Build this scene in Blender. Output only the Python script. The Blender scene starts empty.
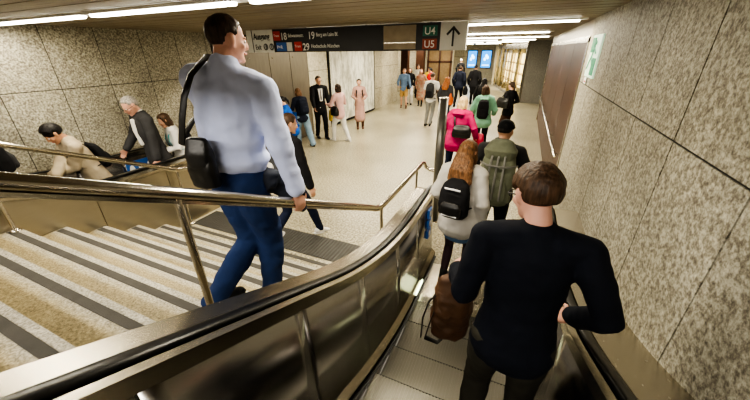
import bpy, bmesh, math, random
from mathutils import Vector, Matrix, noise
import numpy as np
V = Vector
random.seed(7)
PI = math.pi
sc = bpy.context.scene
C = sc.collection

# ------------------------------------------------------------------ materials
MATS = {}
def nodes(name):
    m = bpy.data.materials.new(name); m.use_nodes = True
    nt = m.node_tree; b = nt.nodes['Principled BSDF']
    return m, nt, b
def link(nt, a, b): nt.links.new(a, b)
def plain(name, col, rough=.6, metal=0., bump=.0, bscale=60, var=.12, spec=.5, vscale=9.):
    if name in MATS: return MATS[name]
    m, nt, b = nodes(name)
    tc = nt.nodes.new('ShaderNodeTexCoord')
    n = nt.nodes.new('ShaderNodeTexNoise'); n.inputs['Scale'].default_value = vscale; n.inputs['Detail'].default_value = 3
    link(nt, tc.outputs['Object'], n.inputs['Vector'])
    r = nt.nodes.new('ShaderNodeValToRGB')
    r.color_ramp.elements[0].position = .3; r.color_ramp.elements[1].position = .7
    r.color_ramp.elements[0].color = tuple(c*(1-var) for c in col)+(1,)
    r.color_ramp.elements[1].color = tuple(min(1, c*(1+var)) for c in col)+(1,)
    link(nt, n.outputs['Fac'], r.inputs['Fac']); link(nt, r.outputs['Color'], b.inputs['Base Color'])
    b.inputs['Roughness'].default_value = rough; b.inputs['Metallic'].default_value = metal
    b.inputs['Specular IOR Level'].default_value = spec
    if bump:
        n2 = nt.nodes.new('ShaderNodeTexNoise'); n2.inputs['Scale'].default_value = bscale; n2.inputs['Detail'].default_value = 4
        link(nt, tc.outputs['Object'], n2.inputs['Vector'])
        bp = nt.nodes.new('ShaderNodeBump'); bp.inputs['Strength'].default_value = bump; bp.inputs['Distance'].default_value = .01
        link(nt, n2.outputs['Fac'], bp.inputs['Height']); link(nt, bp.outputs['Normal'], b.inputs['Normal'])
    MATS[name] = m; return m
def cloth(name, col, rough=.85, var=.18): return plain(name, col, rough, 0, .35, 14, var, .25, 6.)
def speckle(name, stops, scale=90, rough=.55, bump=.1, big=(.85, 1.1), bigscale=1.2, stretch=(1, 1, 1)):
    m, nt, b = nodes(name)
    tc = nt.nodes.new('ShaderNodeTexCoord'); mp = nt.nodes.new('ShaderNodeMapping')
    mp.inputs['Scale'].default_value = stretch
    link(nt, tc.outputs['Object'], mp.inputs['Vector'])
    n = nt.nodes.new('ShaderNodeTexNoise'); n.inputs['Scale'].default_value = scale; n.inputs['Detail'].default_value = 5; n.inputs['Roughness'].default_value = .7
    link(nt, mp.outputs['Vector'], n.inputs['Vector'])
    r = nt.nodes.new('ShaderNodeValToRGB'); cr = r.color_ramp
    cr.elements[0].position = stops[0][0]; cr.elements[0].color = stops[0][1]+(1,)
    cr.elements[1].position = stops[-1][0]; cr.elements[1].color = stops[-1][1]+(1,)
    for p, c in stops[1:-1]:
        e = cr.elements.new(p); e.color = c+(1,)
    link(nt, n.outputs['Fac'], r.inputs['Fac'])
    n2 = nt.nodes.new('ShaderNodeTexNoise'); n2.inputs['Scale'].default_value = bigscale; n2.inputs['Detail'].default_value = 4
    link(nt, mp.outputs['Vector'], n2.inputs['Vector'])
    mr = nt.nodes.new('ShaderNodeMapRange'); mr.inputs['From Min'].default_value = .3; mr.inputs['From Max'].default_value = .7
    mr.inputs['To Min'].default_value = big[0]; mr.inputs['To Max'].default_value = big[1]
    link(nt, n2.outputs['Fac'], mr.inputs['Value'])
    mx = nt.nodes.new('ShaderNodeVectorMath'); mx.operation = 'SCALE'
    link(nt, r.outputs['Color'], mx.inputs[0]); link(nt, mr.outputs['Result'], mx.inputs['Scale'])
    link(nt, mx.outputs['Vector'], b.inputs['Base Color'])
    b.inputs['Roughness'].default_value = rough
    if bump:
        bp = nt.nodes.new('ShaderNodeBump'); bp.inputs['Strength'].default_value = bump; bp.inputs['Distance'].default_value = .01
        link(nt, n.outputs['Fac'], bp.inputs['Height']); link(nt, bp.outputs['Normal'], b.inputs['Normal'])
    MATS[name] = m; return m
def brushed(name, col, rough=.3, axis=(1, 60, 60), amt=.25, metal=1.):
    m, nt, b = nodes(name)
    tc = nt.nodes.new('ShaderNodeTexCoord'); mp = nt.nodes.new('ShaderNodeMapping'); mp.inputs['Scale'].default_value = axis
    link(nt, tc.outputs['Object'], mp.inputs['Vector'])
    n = nt.nodes.new('ShaderNodeTexNoise'); n.inputs['Scale'].default_value = 3; n.inputs['Detail'].default_value = 4
    link(nt, mp.outputs['Vector'], n.inputs['Vector'])
    mr = nt.nodes.new('ShaderNodeMapRange'); mr.inputs['To Min'].default_value = max(.05, rough-.3*amt); mr.inputs['To Max'].default_value = rough+.3*amt
    link(nt, n.outputs['Fac'], mr.inputs['Value']); link(nt, mr.outputs['Result'], b.inputs['Roughness'])
    r = nt.nodes.new('ShaderNodeValToRGB')
    r.color_ramp.elements[0].color = tuple(c*(1-amt) for c in col)+(1,); r.color_ramp.elements[1].color = tuple(min(1, c*(1+amt)) for c in col)+(1,)
    link(nt, n.outputs['Fac'], r.inputs['Fac']); link(nt, r.outputs['Color'], b.inputs['Base Color'])
    b.inputs['Metallic'].default_value = metal
    MATS[name] = m; return m
def emit(name, col, s):
    m, nt, b = nodes(name)
    b.inputs['Base Color'].default_value = col+(1,); b.inputs['Emission Color'].default_value = col+(1,); b.inputs['Emission Strength'].default_value = s
    MATS[name] = m; return m

granite = speckle('granite_wall', [(.30, (.07, .06, .05)), (.44, (.22, .20, .155)), (.54, (.39, .37, .295)), (.7, (.62, .60, .50))], 46, .6, .12, (.78, 1.12), 1.6)
terrazzo = speckle('terrazzo_floor', [(.34, (.09, .08, .055)), (.46, (.29, .26, .185)), (.56, (.46, .42, .30)), (.68, (.72, .67, .53))], 34, .3, .02, (.85, 1.1), 1.0)
stairstone = speckle('stair_stone', [(.3, (.14, .13, .10)), (.45, (.33, .31, .25)), (.58, (.50, .475, .40)), (.75, (.74, .71, .62))], 75, .55, .06, (.85, 1.1), 2.2)
ochre = speckle('stair_stone_ochre', [(.3, (.12, .09, .04)), (.45, (.30, .23, .11)), (.58, (.47, .38, .20)), (.75, (.66, .57, .36))], 75, .6, .06, (.8, 1.1), 2.2)  # ochre variant of the stair stone
def worn():  # tints each tread ochre from mid-depth back to the riser
    nt = stairstone.node_tree; b = nt.nodes['Principled BSDF']; src = b.inputs['Base Color'].links[0].from_socket
    tc = nt.nodes.new('ShaderNodeTexCoord'); sx_ = nt.nodes.new('ShaderNodeSeparateXYZ'); link(nt, tc.outputs['Object'], sx_.inputs[0])
    a = nt.nodes.new('ShaderNodeMath'); a.operation = 'SUBTRACT'; a.inputs[0].default_value = 2.75; link(nt, sx_.outputs['Y'], a.inputs[1])
    n = nt.nodes.new('ShaderNodeTexNoise'); n.inputs['Scale'].default_value = 9; link(nt, tc.outputs['Object'], n.inputs['Vector'])
    m0 = nt.nodes.new('ShaderNodeMath'); m0.operation = 'MULTIPLY_ADD'; link(nt, n.outputs['Fac'], m0.inputs[0]); m0.inputs[1].default_value = .05; link(nt, a.outputs[0], m0.inputs[2])
    d = nt.nodes.new('ShaderNodeMath'); d.operation = 'DIVIDE'; link(nt, m0.outputs[0], d.inputs[0]); d.inputs[1].default_value = .34
    f = nt.nodes.new('ShaderNodeMath'); f.operation = 'FRACT'; link(nt, d.outputs[0], f.inputs[0])
    r = nt.nodes.new('ShaderNodeValToRGB'); e = r.color_ramp.elements
    e[0].position = .38; e[0].color = (1, 1, 1, 1); e[1].position = 1.; e[1].color = (.85, .75, .52, 1)
    x = e.new(.6); x.color = (.95, .84, .60, 1)
    link(nt, f.outputs[0], r.inputs['Fac'])
    mx = nt.nodes.new('ShaderNodeVectorMath'); mx.operation = 'MULTIPLY'; link(nt, src, mx.inputs[0]); link(nt, r.outputs['Color'], mx.inputs[1]); link(nt, mx.outputs['Vector'], b.inputs['Base Color'])
worn()
concrete = speckle('far_stone', [(.3, (.32, .29, .21)), (.5, (.50, .46, .36)), (.7, (.64, .60, .48))], 14, .6, .03, (.75, 1.1), .8)
greystone = speckle('grey_stone_block', [(.3, (.12, .115, .10)), (.5, (.2, .19, .165)), (.7, (.28, .27, .23))], 20, .6, .03, (.8, 1.1), .8)
ceilm = speckle('ceiling_boards', [(.3, (.10, .08, .05)), (.5, (.24, .195, .135)), (.7, (.40, .34, .25))], 7, .45, .03, (.75, 1.15), .5, (.35, 22, 1))
whitepanel = speckle('white_mottled_panel', [(.38, (.42, .42, .36)), (.48, (.62, .62, .55)), (.6, (.85, .85, .78))], 3.5, .5, .02, (.85, 1.1), .9, (1, 1.4, .6))
gap = plain('dark_gap', (.018, .016, .014), .9)
darkwood = plain('brown_panel', (.06, .024, .012), .45, 0, .05, 20, .2)
steel = brushed('brushed_steel', (.50, .46, .38), .27, (20, .3, 20), .03)
steelv = brushed('polished_dark_steel', (.40, .39, .38), .24, (1, 4, .3), .10)
steelp = brushed('tube_steel', (.58, .54, .47), .2, (1, 3, 3), .12)
beigemetal = brushed('beige_metal_panel', (.44, .40, .32), .36, (1, 2, 8), .05)
doormetal = brushed('grey_metal_door', (.21, .19, .155), .45, (1, 6, 1), .2, .7)
treadm = brushed('grooved_aluminium', (.30, .285, .25), .42, (60, 1, 1), .12)
rubber = plain('black_rubber', (.012, .012, .012), .28, 0, 0, 1, .1)
blackm = plain('black_board', (.015, .014, .016), .4)
greym = plain('light_grey_board', (.72, .72, .69), .5, 0, 0, 1, .04)
stripm = plain('dark_strip', (.07, .066, .058), .75, 0, .2, 120)
gratem = plain('grate_metal', (.085, .085, .08), .5, .4)
white = plain('white_paint', (.8, .8, .78), .5, 0, 0, 1, .03)
redm = plain('red_sign', (.55, .035, .02), .5, 0, 0, 1, .03)
greenm = plain('green_sign', (.02, .15, .10), .5, 0, 0, 1, .03)
rustm = plain('rust_sign', (.33, .06, .03), .5, 0, 0, 1, .03)
bluem = plain('blue_sign', (.03, .12, .42), .5, 0, 0, 1, .03)
tube_e = emit('lit_tube', (1., .95, .80), 11)
screen_e = emit('lit_blue_screen', (.01, .22, .62), 2.2)
screen_w = emit('lit_white_screen', (.6, .85, 1.), 2.5)
warm_e = emit('warm_display', (1., .74, .32), 2.6)
exit_g = emit('exit_green', (.01, .22, .10), .35)
exit_w = emit('exit_pale', (.62, .8, .62), .45)
comb_e = emit('comb_light', (.9, 1., .65), 4)
glass = None
def mkglass():
    m, nt, b = nodes('clear_glass')
    b.inputs['Base Color'].default_value = (.85, .9, .9, 1); b.inputs['Roughness'].default_value = .05
    b.inputs['Transmission Weight'].default_value = 1.; b.inputs['IOR'].default_value = 1.02
    MATS['clear_glass'] = m; return m
glass = mkglass()

# ------------------------------------------------------------------ mesh helpers
class MB:
    def __init__(s): s.v = []; s.f = []; s.m = []
    def add(s, vs, fs, mi=0):
        o = len(s.v); s.v += [tuple(x) for x in vs]; s.f += [tuple(i+o for i in f) for f in fs]; s.m += [mi]*len(fs); return s
    def box(s, a, b, mi=0):
        (x0, y0, z0), (x1, y1, z1) = a, b
        vs = [(x0, y0, z0), (x1, y0, z0), (x1, y1, z0), (x0, y1, z0), (x0, y0, z1), (x1, y0, z1), (x1, y1, z1), (x0, y1, z1)]
        return s.add(vs, [(0, 3, 2, 1), (4, 5, 6, 7), (0, 1, 5, 4), (1, 2, 6, 5), (2, 3, 7, 6), (3, 0, 4, 7)], mi)
    def loft(s, pts, rad, side=(1, 0, 0), n=14, cap=True, mi=0, fixed=None, power=2.):
        """closed tube through pts; rad = list of (r along side, r across) or numbers"""
        pts = [V(p) for p in pts]; side = V(side)
        rad = [(r, r) if not isinstance(r, (tuple, list)) else r for r in rad]
        rings = []
        N = len(pts)
        for i, p in enumerate(pts):
            t = (pts[min(i+1, N-1)]-pts[max(i-1, 0)])
            if fixed: t = V(fixed)
            t = t.normalized() if t.length > 1e-9 else V((0, 0, 1))
            a = side-t*side.dot(t)
            if a.length < 1e-4: a = V((0, 1, 0))-t*t.y
            a.normalize(); b = t.cross(a)
            rings.append((p, a, b, t, rad[i]))
        if cap:
            def capr(r, sg):
                p, a, b, t, (rx, ry) = r; m = min(rx, ry); out = []
                for q in (.5, .85):
                    out.append((p+t*sg*m*.8*q, a, b, t, (rx*math.sqrt(1-q*q), ry*math.sqrt(1-q*q))))
                return out
            st = capr(rings[0], -1)[::-1]; en = capr(rings[-1], 1)
            rings = st+rings+en
        vs = []; fs = []
        for p, a, b, t, (rx, ry) in rings:
            for k in range(n):
                th = 2*PI*k/n; c, d = math.cos(th), math.sin(th)
                e = 2/power
                c2 = math.copysign(abs(c)**e, c); d2 = math.copysign(abs(d)**e, d)
                vs.append(p+a*c2*rx+b*d2*ry)
        R = len(rings)
        for i in range(R-1):
            for k in range(n):
                k2 = (k+1) % n
                fs.append((i*n+k, i*n+k2, (i+1)*n+k2, (i+1)*n+k))
        fs.append(tuple(range(n-1, -1, -1))); fs.append(tuple((R-1)*n+k for k in range(n)))
        return s.add(vs, fs, mi)
    def ell(s, c, r, mat=None, n=16, m=10, mi=0, fn=None):
        vs = []; fs = []; c = V(c)
        for j in range(m+1):
            ph = PI*j/m
            for k in range(n):
                th = 2*PI*k/n
                d = V((math.sin(ph)*math.cos(th), math.sin(ph)*math.sin(th), math.cos(ph)))
                q = 1. if fn is None else fn(d)
                p = V((d.x*r[0]*q, d.y*r[1]*q, d.z*r[2]*q))
                if mat: p = mat @ p
                vs.append(c+p)
        for j in range(m):
            for k in range(n):
                k2 = (k+1) % n
                fs.append((j*n+k, (j+1)*n+k, (j+1)*n+k2, j*n+k2))
        return s.add(vs, fs, mi)
    def prism(s, prof, axis, a, b, mi=0):
        """prof: list of 2-D points; extruded along axis from a to b"""
        n = len(prof); vs = []
        for t in (a, b):
            for (u, w) in prof:
                vs.append((t, u, w) if axis == 'x' else (u, t, w) if axis == 'y' else (u, w, t))
        fs = [tuple(range(n)), tuple(range(2*n-1, n-1, -1))]
        for k in range(n):
            k2 = (k+1) % n; fs.append((k, k+n, k2+n, k2))
        return s.add(vs, fs, mi)
    def sweep(s, sect, path, mi=0):
        """sect: closed list of (x,dz); path: list of (y,z) — long rail bodies running along Y"""
        n = len(sect); vs = []; fs = []
        for j, (y, z) in enumerate(path):
            for (x, dz) in sect: vs.append((x, y, z+dz))
        for j in range(len(path)-1):
            for k in range(n):
                k2 = (k+1) % n; fs.append((j*n+k, j*n+k2, (j+1)*n+k2, (j+1)*n+k))
        fs.append(tuple(range(n-1, -1, -1))); fs.append(tuple((len(path)-1)*n+k for k in range(n)))
        return s.add(vs, fs, mi)
    def mesh(s, name, mats, smooth=False):
        me = bpy.data.meshes.new(name); me.from_pydata(s.v, [], s.f)
        for m in mats: me.materials.append(m)
        for p, i in zip(me.polygons, s.m): p.material_index = i
        me.validate(); me.update()
        bm = bmesh.new(); bm.from_mesh(me); bmesh.ops.recalc_face_normals(bm, faces=bm.faces); bm.to_mesh(me); bm.free()
        if smooth:
            for p in me.polygons: p.use_smooth = True
        return me
    def obj(s, name, mats, parent=None, smooth=False, mw=None):
        if not isinstance(mats, (list, tuple)): mats = [mats]
        if mw is not None: s.v = [tuple(mw @ V(v)) for v in s.v]
        o = bpy.data.objects.new(name, s.mesh(name, mats, smooth)); C.objects.link(o)
        if parent: o.parent = parent
        return o
TS = bpy.data.scenes.new('workbench')
def remeshed(mb, name, mat, parent, voxel, smooth_it=4, wr=0., wrs=9., mw=None, sub=False):
    """union of all closed shapes in mb as one continuous surface"""
    me = mb.mesh(name, [mat]); t = bpy.data.objects.new('tmp', me); TS.collection.objects.link(t)
    r = t.modifiers.new('r', 'REMESH'); r.mode = 'VOXEL'; r.voxel_size = voxel; r.use_smooth_shade = True
    if smooth_it:
        q = t.modifiers.new('s', 'SMOOTH'); q.iterations = smooth_it; q.factor = .5
    TS.view_layers[0].update(); dg = TS.view_layers[0].depsgraph
    me2 = bpy.data.meshes.new_from_object(t.evaluated_get(dg)); me2.name = name
    bpy.data.objects.remove(t); bpy.data.meshes.remove(me)
    if wr:
        seed = random.random()*50
        N_ = len(me2.vertices); co = np.empty(N_*3); no = np.empty(N_*3)
        me2.vertices.foreach_get('co', co); me2.vertices.foreach_get('normal', no)
        co = co.reshape(-1, 3); no = no.reshape(-1, 3)
        for i_ in range(N_):
            p = V(co[i_])
            d = noise.noise(V((p.x*wrs+seed, p.y*wrs, p.z*wrs*1.3)))+.5*noise.noise(V((p.x*wrs*2.3, p.y*wrs*2.3+seed, p.z*wrs*2.6)))
            co[i_] += no[i_]*(d*wr)
        me2.vertices.foreach_set('co', co.ravel()); me2.update()
    if mw is not None: me2.transform(mw)
    me2.materials.clear(); me2.materials.append(mat)
    for p in me2.polygons: p.use_smooth = True
    o = bpy.data.objects.new(name, me2); C.objects.link(o)
    if parent: o.parent = parent
    return o
def tag(o, label=None, cat=None, group=None, kind=None):
    if label: o['label'] = label
    if cat: o['category'] = cat
    if group: o['group'] = group
    if kind: o['kind'] = kind
    return o
def empty(name, loc, label=None, cat=None, group=None, rz=0.):
    o = bpy.data.objects.new(name, None); C.objects.link(o); o.empty_display_size = .1
    o.location = loc; o.rotation_euler = (0, 0, rz)
    return tag(o, label, cat, group)
def struct(o): o['kind'] = 'structure'; return o
def text(s, size, mat, parent, loc, rot=(PI/2, 0, 0), name='lettering', ext=.002, sx=1., align='LEFT', bold=0.):
    cu = bpy.data.curves.new('t', 'FONT'); cu.body = s; cu.size = size; cu.extrude = ext; cu.align_x = align; cu.offset = bold
    t = bpy.data.objects.new('t', cu); C.objects.link(t)
    dg = bpy.context.evaluated_depsgraph_get(); me = bpy.data.meshes.new_from_object(t.evaluated_get(dg))
    bpy.data.objects.remove(t)
    me.materials.clear(); me.materials.append(mat)
    for p in me.polygons: p.material_index = 0
    me.transform(Matrix.Diagonal((sx, 1, 1, 1)))
    o = bpy.data.objects.new(name, me); C.objects.link(o); o.location = loc; o.rotation_euler = rot
    if parent: o.parent = parent
    return o

# ------------------------------------------------------------------ camera
yaw, pit, roll, F = 0.4211, 0.4466, -0.01173, 312.36
HC = 2.45
cy_, sy_, cp_, sp_ = math.cos(yaw), math.sin(yaw), math.cos(pit), math.sin(pit)
fw = V((-sy_*cp_, cy_*cp_, -sp_)); rt = V((cy_, sy_, 0)); up = rt.cross(fw)
r2 = rt*math.cos(roll)+up*math.sin(roll); u2 = -rt*math.sin(roll)+up*math.cos(roll)
cam = bpy.data.cameras.new('camera'); camo = bpy.data.objects.new('camera', cam); C.objects.link(camo)
M = Matrix((r2, u2, -fw)).transposed().to_4x4(); M.translation = V((0, 0, HC)); camo.matrix_world = M
cam.sensor_width = 36; cam.lens = F*36/750; cam.clip_start = .05; cam.clip_end = 200
sc.camera = camo

# ------------------------------------------------------------------ the place
XL, XR, ZC = -5.95, .73, 2.80
# floor
m = MB(); m.box((-12, 2.41, -.3), (3.2, 34, 0))
struct(m.obj('floor', terrazzo))
# ceiling: long boards across the passage, dark joints between them
m = MB(); m.box((-12, -.25, ZC+.012), (3.2, 34, ZC+.12), 1)
y = -.25
while y < 34:
    m.box((-12, y+.009, ZC), (3.2, y+.231, ZC+.02), 0); y += .24
# the part above the stairs that climbs away behind
m.add([(-6.1, -.25, ZC), (3, -.25, ZC), (3, -6, ZC+2.9), (-6.1, -6, ZC+2.9)], [(0, 1, 2, 3)])
struct(m.obj('ceiling', [ceilm, gap]))
# granite walls: panels on a dark backing
def panels(m, X, sgn, y0, y1, zs, joints, th=.02):
    ys = [y0]+[j for j in joints if y0 < j < y1]+[y1]
    for a, b in zip(ys[:-1], ys[1:]):
        for c, d in zip(zs[:-1], zs[1:]):
            m.box((min(X, X+sgn*th), a+.005, c+.005), (max(X, X+sgn*th), b-.005, d-.005), 0)
m = MB(); m.box((XR+.006, -3, -.3), (XR+.25, 5.42, 5), 1)
panels(m, XR, 1, -3, 5.4, [-.3, 2.03, 3.4, 5], [1.315+.662*k for k in range(-6, 7)])
struct(m.obj('wall_right', [granite, gap]))
m = MB(); m.box((XL-.25, -3, -.3), (XL-.006, 5.15, 5), 1)
panels(m, XL, -1, -3, 5.15, [-.3, 2.0, 5], [1.84+.64*k for k in range(-7, 6)])
struct(m.obj('wall_left', [granite, gap]))
# left concourse wall beyond: doors, pillar, pale stone
m = MB(); m.box((XL-.3, 5.15, 0), (XL-.06, 8.5, ZC), 0)
struct(m.obj('wall_left_recess', gap))
for k in range(4):
    y0 = 5.2+.83*k
    d = MB(); d.box((XL-.06, y0+.01, .02), (XL-.02, y0+.82, ZC-.02))
    o = struct(d.obj('door_%d' % (k+1), doormetal))
    b = MB()
    for zz in (.4, 2.3): b.ell((XL-.018, y0+.12, zz), (.008, .022, .022), n=10, m=6)
    b.obj('bolt', steelp, o, True)
m = MB(); m.box((XL-.25, 8.5, 0), (XL-.03, 9.6, ZC), 1)
panels(m, XL-.02, -1, 8.52, 9.6, [0, .95, 1.9, ZC], [], .03)
struct(m.obj('wall_left_pillar', [concrete, gap]))
m = MB(); m.box((XL-.3, 9.6, 0), (XL-.03, 16.4, ZC), 1)
panels(m, XL-.02, -1, 13.35, 16.38, [0, .9, 1.8, ZC], [14.2, 15.3], .03)
m.box((XL-.35, 13.0, 0), (XL-.3, 16.4, ZC))
struct(m.obj('wall_left_far', [concrete, gap]))
m = MB(); m.box((XL-.03, 9.68, .1), (XL+.02, 13.3, 2.62))
p = m.obj('poster_panel', whitepanel)
tag(p, 'large white mottled panel mounted low on left wall behind the waiting women', 'wall panel')
f = MB()
for a, b in (((XL-.02, 9.64, .06), (XL+.03, 9.69, 2.66)), ((XL-.02, 13.29, .06), (XL+.03, 13.34, 2.66)), ((XL-.02, 9.64, .05), (XL+.03, 13.34, .1)), ((XL-.02, 9.64, 2.62), (XL+.03, 13.34, 2.67))): f.box(a, b)
f.obj('panel_frame', gap, p)
# far end
m = MB()
m.box((-12, 29.98, 0), (3.2, 30.3, ZC), 1)
for k in range(14):
    for c, d in ((0, .95), (.95, 1.9), (1.9, ZC)):
        m.box((-12+k*1.0+.006, 29.95, c+.006), (-11+k*1.0-.006, 30, d-.006), 0)
struct(m.obj('wall_far', [concrete, gap]))
m = MB(); m.box((-12.3, 16.4, 0), (-12, 30, ZC)); m.box((-12, 16.15, 0), (XL-.3, 16.4, ZC))
struct(m.obj('wall_far_left', concrete))
# columns and brown glazed front left of the far wall
for k, (x0, x1, yy) in enumerate(((-6.6, -6.2, 18.6), (-6.0, -5.55, 19.6))):
    m = MB(); m.box((x0, yy, 0), (x1, yy+.4, ZC), 0); m.box((x0-.02, yy-.02, 0), (x1+.02, yy+.42, .12), 1)
    struct(m.obj('trim_%d' % (k+1), [darkwood, gap]))
m = MB(); m.box((-7.9, 20.2, 0), (-3.95, 20.5, ZC))
struct(m.obj('wall_alcove', concrete))
fr = MB()
for x in (-5.45, -4.75, -4.08): fr.box((x, 20.1, 0), (x+.1, 20.2, 2.6))
for z in (1.75, 2.5): fr.box((-5.45, 20.1, z), (-3.98, 20.2, z+.1))
w = struct(fr.obj('window_1', darkwood))
g = MB(); g.box((-5.4, 20.14, 0.05), (-4.0, 20.17, 2.5)); g.obj('pane', plain('brown_glass', (.20, .14, .08), .15), w)

# right side of the passage: brown shutter, steel surround, recess
m = MB(); m.box((XR+.02, 5.42, 2.58), (XR+.3, 13.6, ZC), 0); m.box((XR+.1, 5.42, -.1), (XR+.3, 13.6, 2.6), 0)
struct(m.obj('wall_right_far', beigemetal))
sh = empty('roller_shutter', (XR+.05, 9.5, 0), 'tall dark brown closed panel filling the right wall beyond the granite', 'shutter')
def local(mb, o): 
    l = o.location; mb.v = [(a-l.x, b-l.y, c-l.z) for a, b, c in mb.v]; return mb
m = MB()
for k in range(5): m.box((XR+.02, 5.52+1.6*k, 0.02), (XR+.09, 5.52+1.6*k+1.585, 2.52))
local(m, sh).obj('panel', darkwood, sh)
m = MB(); m.box((XR-.01, 5.42, 0.02), (XR+.1, 5.5, 2.58)); m.box((XR-.01, 13.5, 0), (XR+.1, 13.62, 2.58)); m.box((XR-.01, 5.42, 2.52), (XR+.1, 13.6, 2.6))
local(m, sh).obj('frame', steel, sh)
rl = empty('wall_handrail', (XR-.06, 9, 0), 'pale straight handrail running along the brown panel on the right', 'handrail')
m = MB(); m.loft([(XR-.07, 5.5, .9), (XR-.07, 13.6, .9)], [.025, .025]); local(m, rl).obj('rail', steelp, rl, True)
for k in range(6):
    m = MB(); m.loft([(XR-.07, 5.9+1.4*k, .88), (XR+.03, 5.9+1.4*k, .82)], [.01, .01], (0, 0, 1)); local(m, rl).obj('bracket', steelp, rl, True)
m = MB(); m.box((1.0, 13.6, 0), (1.2, 17.9, ZC)); m.box((XR+.02, 13.62, 0), (1.0, 13.8, ZC))
struct(m.obj('wall_right_recess', plain('blue_black_paint', (.03, .035, .05), .5)))
# grey block, glazed shop front, running diagonally away
m = MB(); m.box((.06, 17.8, 0), (3.2, 18.3, ZC), 0)
struct(m.obj('wall_block', greystone))
A, B = V((.0, 17.95, 0)), V((-1.95, 26.5, 0)); D = (B-A).normalized(); Nn = V((-D.y, D.x, 0))
def along(t, z, off=0): p = A+D*t+Nn*off; return (p.x, p.y, z)
def slab(m, t0, t1, z0, z1, o0, o1, mi=0):
    vs = [along(t0, z0, o0), along(t1, z0, o0), along(t1, z0, o1), along(t0, z0, o1), along(t0, z1, o0), along(t1, z1, o0), along(t1, z1, o1), along(t0, z1, o1)]
    m.add(vs, [(0, 3, 2, 1), (4, 5, 6, 7), (0, 1, 5, 4), (1, 2, 6, 5), (2, 3, 7, 6), (3, 0, 4, 7)], mi)
LEN = (B-A).length
m = MB(); slab(m, 0, LEN, 0, ZC, -.9, -.7); slab(m, LEN, LEN+.3, 0, ZC, -3, .15); struct(m.obj('wall_shop', concrete))
sw = empty('shop_display_window', tuple(A), 'warm lit glazed display front beside the grey stone block', 'display window')
Ai = A.copy()
def slocal(mb): mb.v = [(a-Ai.x, b-Ai.y, c) for a, b, c in mb.v]; return mb
m = MB()
for k in range(6): slab(m, k*LEN/5-.06, k*LEN/5+.06, 0, ZC, -.06, .06)
for z in (.0, 2.45): slab(m, 0, LEN, z, z+.25 if z else .18, -.05, .05)
slocal(m).obj('frame', steel, sw)
for k in range(5):
    m = MB(); slab(m, k*LEN/5+.06, (k+1)*LEN/5-.06, .18, 2.45, -.01, .01); slocal(m).obj('pane', glass, sw)
    m = MB(); slab(m, k*LEN/5+.3, (k+1)*LEN/5-.5, .35+.1*(k % 2), 2.2, -.5, -.45); slocal(m).obj('backlit_board', warm_e, sw)
    m = MB()
    for z in (.7, 1.2, 1.7): slab(m, k*LEN/5+.1, (k+1)*LEN/5-.1, z, z+.03, -.45, -.1)
    slocal(m).obj('shelf', steel, sw)
# blue screens on the far wall
for k, (x0, x1) in enumerate(((-4.55, -3.85), (-3.45, -2.7))):
    lab = ('left of the two tall glowing blue screens on far wall', 'right of the two tall glowing blue screens on far wall')[k]
    s_ = empty('advert_screen', (x0, 29.94, 1.35), lab, 'screen', 'blue screens on the far wall')
    m = MB(); m.box((-.05, -.1, -.35), (x1-x0+.05, 0, 1.03)); m.obj('casing', blackm, s_)
    m = MB(); m.box((0, -.12, -.3), (x1-x0, -.1, .98)); m.obj('display', screen_e, s_)
    for q in range(3):
        m = MB(); m.ell(((x1-x0)*(.36+.14*q), -.125, .35+.12*((q*2) % 3)), (.09, .006, .13), n=10, m=6); m.obj('bright_shape', screen_w, s_)
    m = MB(); m.box((.1, -.13, -.14), (x1-x0-.1, -.12, -.08)); m.obj('bright_bar', screen_w, s_)
# ceiling light strips
def light(x0, x1, y, segs, lab, power, w=.075):
    o = empty('ceiling_light', ((x0+x1)/2, y, ZC), lab, 'light', 'fluorescent strips across the ceiling')
    L = x1-x0; m = MB(); m.box((-L/2, -.06, -.018), (L/2, .06, .0)); m.obj('housing', white, o)
    gapw = .09
    for k in range(segs):
        a = -L/2+k*L/segs+gapw; b = -L/2+(k+1)*L/segs-gapw
        t = MB(); t.prism([(-w/2, -.018), (-w/3, -.04), (w/3, -.04), (w/2, -.018)], 'x', a, b); t.obj('diffuser', tube_e, o)
    l = bpy.data.lights.new('strip_lamp', 'AREA'); l.shape = 'RECTANGLE'; l.size = L*.95; l.size_y = .12; l.energy = power; l.color = (1, .90, .70)
    lo = bpy.data.objects.new('strip_lamp', l); C.objects.link(lo); lo.parent = o; lo.location = (0, 0, -.05)
light(-5.85, -.0, 2.05, 3, 'nearest long fluorescent ceiling strip, above the stairs', 95)
light(-4.2, .64, 5.35, 2, 'long fluorescent ceiling strip just behind the hanging sign', 115, .05)
light(-5.5, .45, 8.6, 2, 'fluorescent ceiling strip, third from the stairs', 125, .06)
light(-5.4, .6, 11.9, 2, 'fluorescent ceiling strip, fourth from the stairs', 125, .06)
light(-5.4, .3, 15.2, 4, 'fluorescent ceiling strip, fifth from the stairs', 130, .07)
light(-8.5, .0, 19.0, 4, 'fluorescent ceiling strip before the brown glazed front', 150, .1)
light(-8.5, -1.6, 24.0, 4, 'farthest fluorescent ceiling strip, near the blue screens', 330, .14)

# stairs
TREAD, RISE, YS = .34, .17, 2.75
SX0, SX1 = -4.47, -.93
st = MB(); NST = 15
for k in range(1, NST+1):
    y1 = YS-TREAD*k; y0 = y1-TREAD; z = RISE*k
    st.box((SX0, y0-.02, z-.6), (SX1, y1, z-.0), 0)
stairs = struct(st.obj('staircase', [stairstone]))
for k in range(0, NST+1):
    y1 = YS-TREAD*k; z = RISE*k
    s_ = MB(); s_.box((SX0+.02, y1-.105, z), (SX1, y1-.048, z+.004)); s_.obj('anti_slip_strip', stripm, stairs)
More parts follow.
